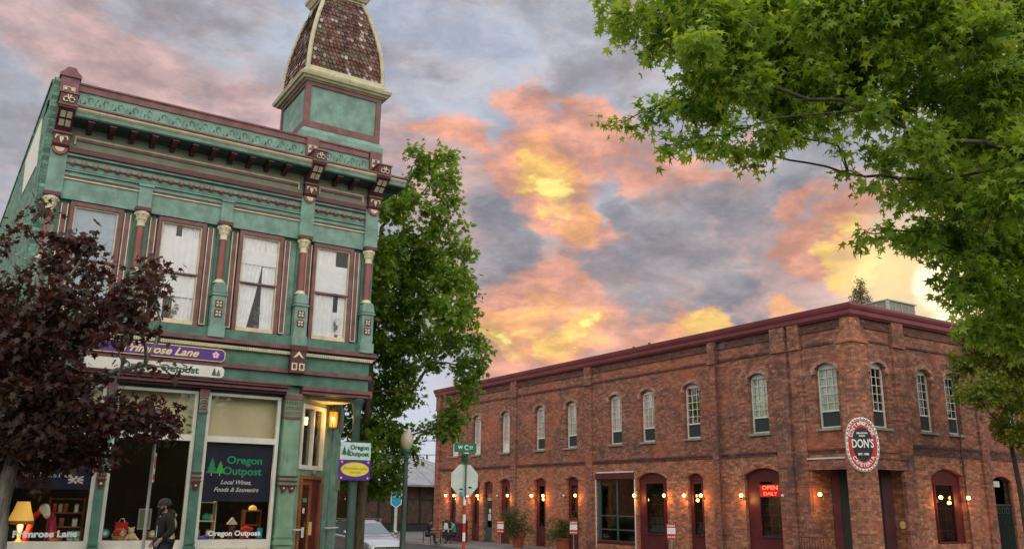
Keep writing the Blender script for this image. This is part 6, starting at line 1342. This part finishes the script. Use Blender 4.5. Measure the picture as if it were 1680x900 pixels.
# ================================================================== parked car (faces -y)
def car():
    bx,by=13.75,29.9; zg=gr(13.7)
    e_=empty('crossover_car',(bx,by,zg),'silver white crossover car behind the maple trunk and street lamp','car')
    q=lambda x,y,z:(bx+x,by+y,zg+z)
    # stations along length: (y, halfwidth_low, halfwidth_belt, z_bottom, z_belt(hood height))
    st=[(.00,.62,.60,.34,.66),(.10,.80,.74,.24,.82),(.35,.88,.82,.22,.92),(.8,.91,.86,.2,.97),(1.3,.92,.88,.2,1.0),(1.55,.92,.90,.2,1.02),(2.5,.93,.91,.2,1.05),(3.4,.93,.90,.2,1.08),(4.1,.92,.88,.22,1.10),(4.5,.88,.82,.28,1.08),(4.65,.78,.72,.36,1.0)]
    mb=MB(q); mb.smooth=True; vs=[];k=14
    for (y,wl,wb,zb,zt) in st:
        prof=[(-wl*.86,zb),(-wl,zb+.10),(-wl*1.01,(zb+zt)/2),(-wb*1.0,zt-.10),(-wb*.93,zt-.02),(-wb*.6,zt+.025),(-wb*.2,zt+.04)]
        prof=prof+[(-x,z) for x,z in prof[::-1]]; vs+=[(x,y,z) for x,z in prof]
    fs=[]
    for j in range(len(st)-1):
        for i in range(k): i2=(i+1)%k; fs.append((j*k+i,j*k+i2,(j+1)*k+i2,(j+1)*k+i))
    fs.append(tuple(range(k))[::-1]); fs.append(tuple(range((len(st)-1)*k,len(st)*k))); mb.add(vs,fs); mb.smooth=False; body=mb.build('body',M['silver'],e_)
    # greenhouse
    gh=[(1.25,.74,1.02,.70,1.03),(2.05,.80,1.04,.60,1.47),(2.6,.82,1.05,.62,1.55),(3.4,.82,1.07,.61,1.54),(4.1,.79,1.09,.55,1.42),(4.45,.74,1.09,.60,1.14)]
    vs=[];fs=[]
    for (y,wl,zb,wt,zt) in gh: vs+=[(-wl,y,zb),(-wt,y,zt),(wt,y,zt),(wl,y,zb)]
    for j in range(len(gh)-1):
        for i in range(4): i2=(i+1)%4; fs.append((j*4+i,(j+1)*4+i,(j+1)*4+i2,j*4+i2))
    mb=MB(q); mb.add(vs,fs+[(0,1,2,3),(23,22,21,20)]); mb.build('cabin_frame',M['silver'],e_)
    def glass(name,pts,n_=(0,0,0)):
        mb=MB(q); c=[(p[0]+n_[0],p[1]+n_[1],p[2]+n_[2]) for p in pts]; c2=[(p[0]-n_[0]*.3,p[1]-n_[1]*.3,p[2]-n_[2]*.3) for p in pts]; m_=len(c); mb.add(c+c2,[tuple(range(m_)),tuple(range(2*m_-1,m_-1,-1))]+[(i,i+m_,(i+1)%m_+m_,(i+1)%m_) for i in range(m_)]); return mb.build(name,M['carglassd'],e_)
    glass('windshield',[(-.69,1.33,1.065),(.69,1.33,1.065),(.575,2.0,1.435),(-.575,2.0,1.435)],(0,-.012,.02))
    for s in (-1,1):
        glass('side_window',[(s*.775,1.62,1.08),(s*.795,2.55,1.10),(s*.635,2.6,1.50),(s*.62,2.12,1.45)],(s*.015,0,.005)); glass('side_window',[(s*.797,2.65,1.10),(s*.80,3.45,1.12),(s*.625,3.4,1.48),(s*.635,2.7,1.50)],(s*.015,0,.005)); glass('side_window',[(s*.797,3.52,1.13),(s*.775,4.1,1.14),(s*.60,3.95,1.40),(s*.625,3.47,1.47)],(s*.015,0,.005))
        mb=MB(q); mb.box(s*.66,s*.70,2.2,3.9,1.575,1.605); mb.box(s*.66,s*.70,2.25,2.32,1.5,1.58); mb.box(s*.66,s*.70,3.75,3.82,1.48,1.58); mb.build('roof_rail',M['steel'],e_)
        mb=MB(q); mb.ball((s*1.02,1.55,1.12),.11,10,8,.9,.55,.75); mb.tube([(s*.88,1.55,1.06),(s*.98,1.55,1.10)],.03,6); mb.build('wing_mirror',M['silver'],e_)
        mb=MB(q); mb.add([(s*.50,.03,.70),(s*.70,.05,.66),(s*.84,.30,.76),(s*.84,.42,.86),(s*.60,.09,.80),(s*.50,.035,.76),(s*.50,.12,.70),(s*.70,.15,.66),(s*.80,.36,.76),(s*.80,.45,.86),(s*.60,.2,.80),(s*.50,.15,.76)],[(0,1,2,3,4,5),(11,10,9,8,7,6)]+[(i,i+6,(i+1)%6+6,(i+1)%6) for i in range(6)]); mb.build('headlight',M['chalk'],e_)
        for yy in (.92,3.75):
            w_=empty('wheel',(0,0,0)); w_.parent=e_
            TW=(lambda a,b: (lambda x,y,z: q(a+z*s,b+x,.34+y)))(s*.70,yy)
            mb=MB(TW); mb.lathe((0,0),[(.30,.0),(.335,.03),(.34,.10),(.34,.18),(.325,.225),(.24,.235)],22); mb.build('tyre',M['tyre'],w_)
            mb=MB(TW); mb.lathe((0,0),[(.24,.20),(.235,.236),(.20,.24),(.05,.245)],22); mb.build('rim',M['chrome'],w_)
    mb=MB(q); mb.add([(-.55,-.015,.46),(.55,-.015,.46),(.50,-.005,.68),(-.50,-.005,.68),(-.55,.1,.46),(.55,.1,.46),(.50,.1,.68),(-.50,.1,.68)],[(0,1,2,3),(0,4,5,1),(1,5,6,2),(2,6,7,3),(3,7,4,0)]); mb.build('grille',M['black'],e_)
    mb=MB(q); 
    for z in (.50,.56,.62): mb.box(-.5,.5,-.022,-.01,z,z+.015)
    mb.build('grille_bar',M['chrome'],e_)
    mb=MB(q); mb.box(-.62,.62,.01,.12,.26,.42); mb.box(-.9,.9,.2,4.4,.17,.24); mb.build('lower_bumper',M['black'],e_)
    mb=MB(q); mb.box(-.17,.17,-.035,-.02,.36,.46); mb.build('number_plate',M['chalk'],e_)
M['carglassd']=flat('dark_car_glass',(.16,.20,.21),.08)
car()

# ================================================================== people
def person(name,label,loc,rz,joints,radii,edges,clothes,head,group=None,hairmat='beard'):
    """joints: dict of local points (figure faces -y); one skinned body, clothing as children"""
    root=empty(name,loc,label,'person',group); root.rotation_euler=(0,0,rz)
    def skin(nm,ed,mat,grow=0.,sub=1,rootj='pelvis'):
        names=[]; 
        for a,b in ed:
            for x in (a,b):
                if x not in names: names.append(x)
        me=bpy.data.meshes.new(nm); me.from_pydata([joints[x] for x in names],[(names.index(a),names.index(b)) for a,b in ed],[])
        o=bpy.data.objects.new(nm,me); COL.objects.link(o)
        o.modifiers.new('s','SKIN'); sv=me.skin_vertices[0].data
        for i,x in enumerate(names): r_=radii[x]+grow; sv[i].radius=(r_,r_); sv[i].use_root=(x==rootj)
        m_=o.modifiers.new('d','SUBSURF'); m_.levels=sub; m_.render_levels=sub
        bpy.context.view_layer.update(); dg=bpy.context.evaluated_depsgraph_get(); m2=bpy.data.meshes.new_from_object(o.evaluated_get(dg)); bpy.data.objects.remove(o)
        m2.materials.clear(); m2.materials.append(M[mat]); m2.polygons.foreach_set('use_smooth',[True]*len(m2.polygons)); m2.name=nm
        ob=bpy.data.objects.new(nm,m2); COL.objects.link(ob); ob.parent=root; return ob
    skin('body',edges,'skin')
    for nm,ed,mat,grow,rj in clothes: skin(nm,ed,mat,grow,rootj=rj)
    hx,hy,hz=joints['head']
    if head: head(root,hx,hy,hz)
    return root
BE=[('pelvis','waist'),('waist','chest'),('chest','neck'),('neck','chin'),('chin','head'),('head','crown'),('chest','sl'),('sl','el'),('el','wl'),('chest','sr'),('sr','er'),('er','wr'),('pelvis','hl'),('hl','kl'),('kl','al'),('al','tl'),('pelvis','hr'),('hr','kr'),('kr','ar'),('ar','tr')]
RA=dict(pelvis=.13,waist=.12,chest=.135,neck=.058,chin=.07,head=.092,crown=.07,sl=.068,el=.046,wl=.030,sr=.068,er=.046,wr=.030,hl=.095,kl=.062,al=.042,tl=.035,hr=.095,kr=.062,ar=.042,tr=.035)
def fingers(J,RAD,E,w,dirv,side,n):
    wv=Vector(J[w]); d=Vector(dirv).normalized(); s_=Vector(side).normalized(); palm=wv+d*.055
    J[n+'p']=tuple(palm); RAD[n+'p']=.027; E.append((w,n+'p'))
    for i,(off,L_) in enumerate(((-.028,.062),(-.009,.072),(.010,.068),(.028,.054))):
        a=palm+d*.035+s_*off; b=a+d*L_*.55+Vector((0,0,-.008)); c=b+d*L_*.4+Vector((0,-.0,-.018))
        for k,p_ in enumerate((a,b,c)): J['%s%d%d'%(n,i,k)]=tuple(p_); RAD['%s%d%d'%(n,i,k)]=(.0095,.0085,.0075)[k]
        E+= [(n+'p','%s%d0'%(n,i)),('%s%d0'%(n,i),'%s%d1'%(n,i)),('%s%d1'%(n,i),'%s%d2'%(n,i))]
    a=wv+d*.03-s_*.04; b=a+d*.04-s_*.012
    J[n+'t0']=tuple(a);J[n+'t1']=tuple(b);RAD[n+'t0']=.012;RAD[n+'t1']=.009; E+= [(w,n+'t0'),(n+'t0',n+'t1')]
def head_bits(cap,beard,hair='beard'):
    def f(root,x,y,z):
        q=lambda a,b,c:(x+a,y+b,z+c)
        def part(mb,nm,mt,sm_=True):
            o=MB.build(mb,nm,M[mt]); o.parent=root; return o
        mb=MB(q); mb.tube([(0,-.088,.02),(0,-.112,-.012),(0,-.10,-.025)],[.010,.016,.012],6); mb.ball((.088,.0,-.01),.024,6,6,.4,1,1.3); mb.ball((-.088,.0,-.01),.024,6,6,.4,1,1.3); part(mb,'nose_and_ears','skin')
        mb=MB(q); mb.ball((.033,-.088,.018),.012,6,5); mb.ball((-.033,-.088,.018),.012,6,5); part(mb,'eyes','black')
        mb=MB(q); mb.box(-.022,.022,-.10,-.09,-.058,-.050); part(mb,'mouth','redp')
        if beard: mb=MB(q); mb.ball((0,-.060,-.088),.050,10,8,1.1,.8,1.); mb.ball((.055,-.02,-.06),.032,8,6,.6,1.2,1.4); mb.ball((-.055,-.02,-.06),.032,8,6,.6,1.2,1.4); mb.ball((0,-.075,-.14),.042,8,6,1,.8,1.3); part(mb,'beard','beard')
        if cap: mb=MB(q); mb.smooth=True; mb.lathe((0,.012),[(.112,.028),(.118,.045),(.116,.075),(.098,.115),(.060,.145),(.015,.155)],16,.92,1.08); mb.lathe((0,.012),[(.118,.018),(.123,.035),(.119,.060)],16,.92,1.08); part(mb,'beanie','beanie')
        mb=MB(q); mb.ball((0,.040,.02),.098,12,8,.92,.9,1.05); 
        if not cap: mb.ball((0,.01,.045),.105,12,8,.95,1.0,1.0)
        part(mb,'hair',hair)
    return f
# the man walking left past the middle window (local figure faces -y, turned to face -x)
J=dict(pelvis=(0,0,.93),waist=(0,-.01,1.08),chest=(0,-.02,1.30),neck=(0,-.035,1.47),chin=(0,-.055,1.53),head=(0,-.065,1.60),crown=(0,-.06,1.67),
 sl=(.19,.0,1.39),el=(.25,.05,1.12),wl=(.20,-.12,.98),sr=(-.19,.0,1.39),er=(-.25,.06,1.12),wr=(-.20,-.10,.96),
 hl=(.09,0,.88),kl=(.10,-.14,.50),al=(.10,-.20,.09),tl=(.10,-.34,.045),hr=(-.09,0,.88),kr=(-.10,.06,.49),ar=(-.10,.30,.13),tr=(-.10,.20,.04))
RD=dict(RA); E=list(BE); fingers(J,RD,E,'wl',(0,-.6,-.5),(0,.5,-.6),'fl'); fingers(J,RD,E,'wr',(0,-.5,-.7),(0,.7,-.5),'fr')
RD2=RD
cl=[('hooded_jacket',[('pelvis','waist'),('waist','chest'),('chest','neck'),('chest','sl'),('sl','el'),('el','wl'),('chest','sr'),('sr','er'),('er','wr')],'jacket',.030,'pelvis'),
    ('trousers',[('pelvis','hl'),('hl','kl'),('kl','al'),('pelvis','hr'),('hr','kr'),('kr','ar')],'jeans',.022,'pelvis'),
    ('shoe',[('al','tl')],'black',.024,'al'),('shoe',[('ar','tr')],'black',.024,'ar')]
man=person('person',"bearded man in grey beanie and dark jacket walking left past the middle shop window",(3.78,18.6,-.15),-math.pi/2+.15,J,RD,E,cl,head_bits(True,True))
# hood lying on the shoulders, black shirt front
mb=MB(lambda a,b,c:(a,b,c)); mb.ball((0,.07,1.46),.12,12,8,1.25,.8,.75); mb.ball((0,.10,1.40),.10,10,8,1.1,.7,.9); o=mb.build('hood',M['jacket']); o.parent=man
mb=MB(); mb.ball((0,-.105,1.18),.135,12,10,.95,.55,2.1); o=mb.build('black_shirt',M['blackcloth']); o.parent=man
mb=MB(); mb.tube([(.05,-.13,1.42),(.05,-.17,1.2),(.05,-.17,1.02)],.008,4); o=mb.build('pale_strap',M['capcloth']); o.parent=man
# seated cafe guests
def seated(loc,rz,label,top,topmat_grow=.028,lean=0.):
    J=dict(pelvis=(0,0,.52),waist=(0,-.01+lean*.3,.68),chest=(0,-.03+lean,.90),neck=(0,-.05+lean*1.3,1.07),chin=(0,-.08+lean*1.4,1.12),head=(0,-.09+lean*1.4,1.19),crown=(0,-.085+lean*1.4,1.26),
     sl=(.18,-.01+lean,.99),el=(.23,-.10+lean,.76),wl=(.15,-.34,.78),sr=(-.18,-.01+lean,.99),er=(-.23,-.10+lean,.76),wr=(-.15,-.34,.78),
     hl=(.09,-.02,.50),kl=(.12,-.42,.50),al=(.12,-.44,.09),tl=(.12,-.58,.045),hr=(-.09,-.02,.50),kr=(-.12,-.42,.50),ar=(-.12,-.40,.09),tr=(-.12,-.54,.045))
    RD=dict(RA); E=list(BE); fingers(J,RD,E,'wl',(0,-1,-.05),(1,0,0),'fl'); fingers(J,RD,E,'wr',(0,-1,-.05),(1,0,0),'fr')
    cl=[('top',[('pelvis','waist'),('waist','chest'),('chest','neck'),('chest','sl'),('sl','el'),('chest','sr'),('sr','er')],top,.026,'pelvis'),('trousers',[('pelvis','hl'),('hl','kl'),('kl','al'),('pelvis','hr'),('hr','kr'),('kr','ar')],'jeans',.018,'pelvis'),('shoe',[('al','tl')],'black',.02,'al'),('shoe',[('ar','tr')],'black',.02,'ar')]
    return person('person',label,loc,rz,J,RD,E,cl,head_bits(False,False))
tx,ty_=24.55,46.2; zt=gz(25)
tb=empty('cafe_table',(tx,ty_,zt),'small dark cafe table between the seated guests before the far brick wall','table')
mb=MB(); mb.lathe((tx,ty_),[(.42,zt+.72),(.43,zt+.735),(.42,zt+.75)],20); mb.build('tabletop',M['iron'],tb)
mb=MB(); mb.tube([(tx,ty_,zt+.03),(tx,ty_,zt+.72)],.03,8)
for k in range(3): a=k*2.09; mb.tube([(tx,ty_,zt+.25),(tx+.2*math.cos(a),ty_+.2*math.sin(a),zt+.06),(tx+.32*math.cos(a),ty_+.32*math.sin(a),zt+.02)],.016,6)
mb.build('pedestal',M['iron'],tb)
def chair(loc,rz,label):
    e_=empty('cafe_chair',(0,0,0),label,'chair','dark metal cafe chairs')
    mb=MB(); mb.box(-.22,.22,-.22,.22,.44,.465); mb.build('seat',M['iron'],e_)
    for x in (-.2,.2):
        for y in (-.2,.2): mb=MB(); mb.tube([(x,y,.44),(x*1.1,y*1.1,.0)],.014,6); mb.build('leg',M['iron'],e_)
    mb=MB(); mb.tube([(-.2,.2,.45),(-.21,.25,.88),(0,.27,.93),(.21,.25,.88),(.2,.2,.45)],.014,6)
    for x in (-.1,0,.1): mb.tube([(x,.21,.46),(x,.265,.91)],.009,5)
    mb.build('backrest',M['iron'],e_); e_.location=loc; e_.rotation_euler=(0,0,rz); return e_
sv=Vector((.87,-.5,0))  # across the view
pA=Vector((tx,ty_,zt))-sv*.78; pB=Vector((tx,ty_,zt))+sv*.78
angA=math.atan2(sv.y,sv.x)+math.pi/2; angB=angA+math.pi
chair(pA,angA,'dark metal cafe chair holding the guest in black'); chair(pB,angB,'dark metal cafe chair holding the guest in teal')
seated(pA,angA,'seated guest in black with dark hair, leaning over the cafe table on the left','blackcloth',lean=-.10)
seated(pB,angB,'seated guest in a teal top on the right of the cafe table','tealcloth',lean=-.05)
cu_=empty('coffee_cup',(tx-.1,ty_-.05,zt+.75),'pale cup on the cafe table','cup'); mb=MB(); mb.lathe((tx-.1,ty_-.05),[(.03,zt+.75),(.045,zt+.84),(.04,zt+.845)],10); mb.build('bowl',M['pinkcloth'],cu_); mb=MB(); mb.tube([(tx-.055,ty_-.05,zt+.77),(tx-.03,ty_-.05,zt+.80),(tx-.055,ty_-.05,zt+.83)],.006,5); mb.build('handle',M['pinkcloth'],cu_)
nk=empty('napkin_holder',(tx+.12,ty_+.05,zt+.75),'pink napkin holder on the cafe table','napkin holder'); mb=MB(); mb.box(tx+.05,tx+.2,ty_,ty_+.06,zt+.75,zt+.86); mb.build('napkins',M['pinkcloth'],nk); mb=MB(); mb.box(tx+.04,tx+.21,ty_-.015,ty_,zt+.75,zt+.82); mb.build('holder',M['chrome'],nk)

# ================================================================== background between the buildings
h1=empty('low_pavilion',(34,67,-.85),'low dark timber building with a pale metal hip roof between the two main buildings','building')
mb=MB(); mb.box(26.5,41,65.2,78,-.9,2.95); mb.build('wall',M['fence'],h1)
mb=MB(); mb.box(26.5,41,65.12,65.2,1.75,1.85); mb.box(26.5,41,65.10,65.2,-.9,-.2)
for k in range(12): x=26.6+k*1.2; mb.box(x,x+.09,65.08,65.2,-.2,2.9)
mb.build('post_and_rail',M['iron'],h1)
for k in range(11):
    x=26.75+k*1.2; mb=MB(); mb.box(x,x+1.0,65.13,65.18,-.1,1.7); mb.build('window',M['fence'],h1)
mb=MB(); mb.add([(25.8,64.3,2.75),(41.7,64.3,2.75),(41.7,79,2.75),(25.8,79,2.75),(32.6,70.5,5.15),(35,70.5,5.15),(25.8,64.3,2.9),(41.7,64.3,2.9),(41.7,79,2.9),(25.8,79,2.9),(32.6,70.5,5.3),(35,70.5,5.3)],[(0,3,2,1),(6,7,11,10),(7,8,11),(8,9,10,11),(9,6,10),(0,1,7,6),(1,2,8,7),(2,3,9,8),(3,0,6,9)])
mb.build('roof',M['roofmetal'],h1)
mb=MB()
for k in range(7):
    x=26.2+k*2.4; xt=32.6+(35-32.6)*((x-25.8)/15.9); mb.tube([(x,64.3,2.93),(xt,70.5,5.33)],.035,4)
mb.tube([(25.8,67.0,3.98),(29,67.2,4.0)],.02,4) if 0 else None
mb.build('roof_seam',M['steel'],h1)
h2=empty('peach_building',(27,75,-.85),'peach stucco building with a sloping roof behind the car and maple','building')
mb=MB(); mb.box(24.5,31.5,76,84,-.9,4.4); mb.build('wall',M['peach'],h2)
mb=MB(); mb.add([(24,75.6,4.3),(32.2,75.6,4.3),(32.2,84.4,4.3),(24,84.4,4.3),(30.5,80,7.2)],[(0,3,2,1),(0,1,4),(1,2,4),(2,3,4),(3,0,4)]); mb.build('roof',M['peach'],h2)
for k,x in enumerate((25.0,26.9,28.8)):
    mb=MB(); holed(mb,x,x+1.2,.2,2.3,[(x+.1,x+1.1,.3,2.2)],75.92,76.02); w_=mb.build('window',M['white'],h2); mb=MB(); mb.box(x+.08,x+1.12,75.96,75.98,.28,2.22); mb.build('pane',M['glassd'],w_)
h3=empty('side_street_shop',(16,47,-.6),'narrow yellow and brick red shop front just past the green building','building')
mb=MB(); mb.box(14.5,21.6,52,60,-.9,3.6); mb.build('wall',M['peach'],h3)
mb=MB(); 
for x in (14.6,16.4,18.2,20.0,21.3): mb.box(x,x+.3,51.88,52,-.9,3.4)
mb.box(14.5,21.6,51.86,52,3.2,3.6); mb.build('pilaster',M['basket'],h3)
for x in (14.95,16.75,18.55,20.3):
    mb=MB(); holed(mb,x,x+.98 if x>20.2 else x+1.4,-.5,2.9,[(x+.1,x+.88 if x>20.2 else x+1.3,-.1,2.7)],51.92,52.0); w_=mb.build('window',M['redp'],h3); mb=MB(); mb.box(x+.08,x+.9,51.95,51.97,-.12,2.72); mb.build('pane',M['glassd'],w_)
mb=MB(); mb.box(14.3,21.8,51.5,60.2,3.6,3.75); mb.build('roof',M['fence'],h3)
# neighbouring building seen behind the side wall
h4=empty('neighbour_building',(-3,40,-.3),'pale neighbouring building with a white eave behind the green side wall at the left edge','building')
mb=MB(); mb.box(-12,.1,37,50,-.3,9.6); mb.build('wall',M['peach'],h4); mb=MB(); mb.box(-12.6,.9,36.2,50.5,9.6,9.85); mb.box(-12.7,1.0,36.1,50.6,9.85,10.35); mb.build('eave',M['white'],h4)
for k in range(4): mb=MB(); holed(mb,-10+k*2.4,-8.8+k*2.4,5.8,7.8,[(-9.9+k*2.4,-8.9+k*2.4,5.9,7.7)],36.92,37.02); w_=mb.build('window',M['white'],h4); mb=MB(); mb.box(-9.92+k*2.4,-8.88+k*2.4,36.96,36.98,5.88,7.72); mb.build('pane',M['glassd'],w_)
# overhead wires, strung between two poles
wp=[]
for k,(x,y,lb) in enumerate(((14.0,79,'left'),(52,79,'right'))):
    e_=empty('utility_pole',(x,y,-.85),'wooden utility pole with a crossarm, %s end of the far overhead wires'%lb,'utility pole'); mb=MB(); mb.tube([(x,y,-.85),(x,y,9.2)],[.16,.11],8); mb.build('pole',M['bark'],e_); mb=MB(); mb.box(x-.06,x+.06,y-.9,y+.9,7.4,7.52); mb.build('crossarm',M['bark'],e_)
for k,z in enumerate((7.55,6.15)):
    e_=empty('overhead_wire',(33,79,z),('upper','lower')[k]+' thin overhead wire crossing the gap between the buildings','wire'); mb=MB(); mb.tube([(14+38*i/16,79-.4*k,z+.9*((i/8-1)**2)-.2) for i in range(17)],.035,4); mb.build('cable',M['black'],e_)
bpy.context.view_layer.update()
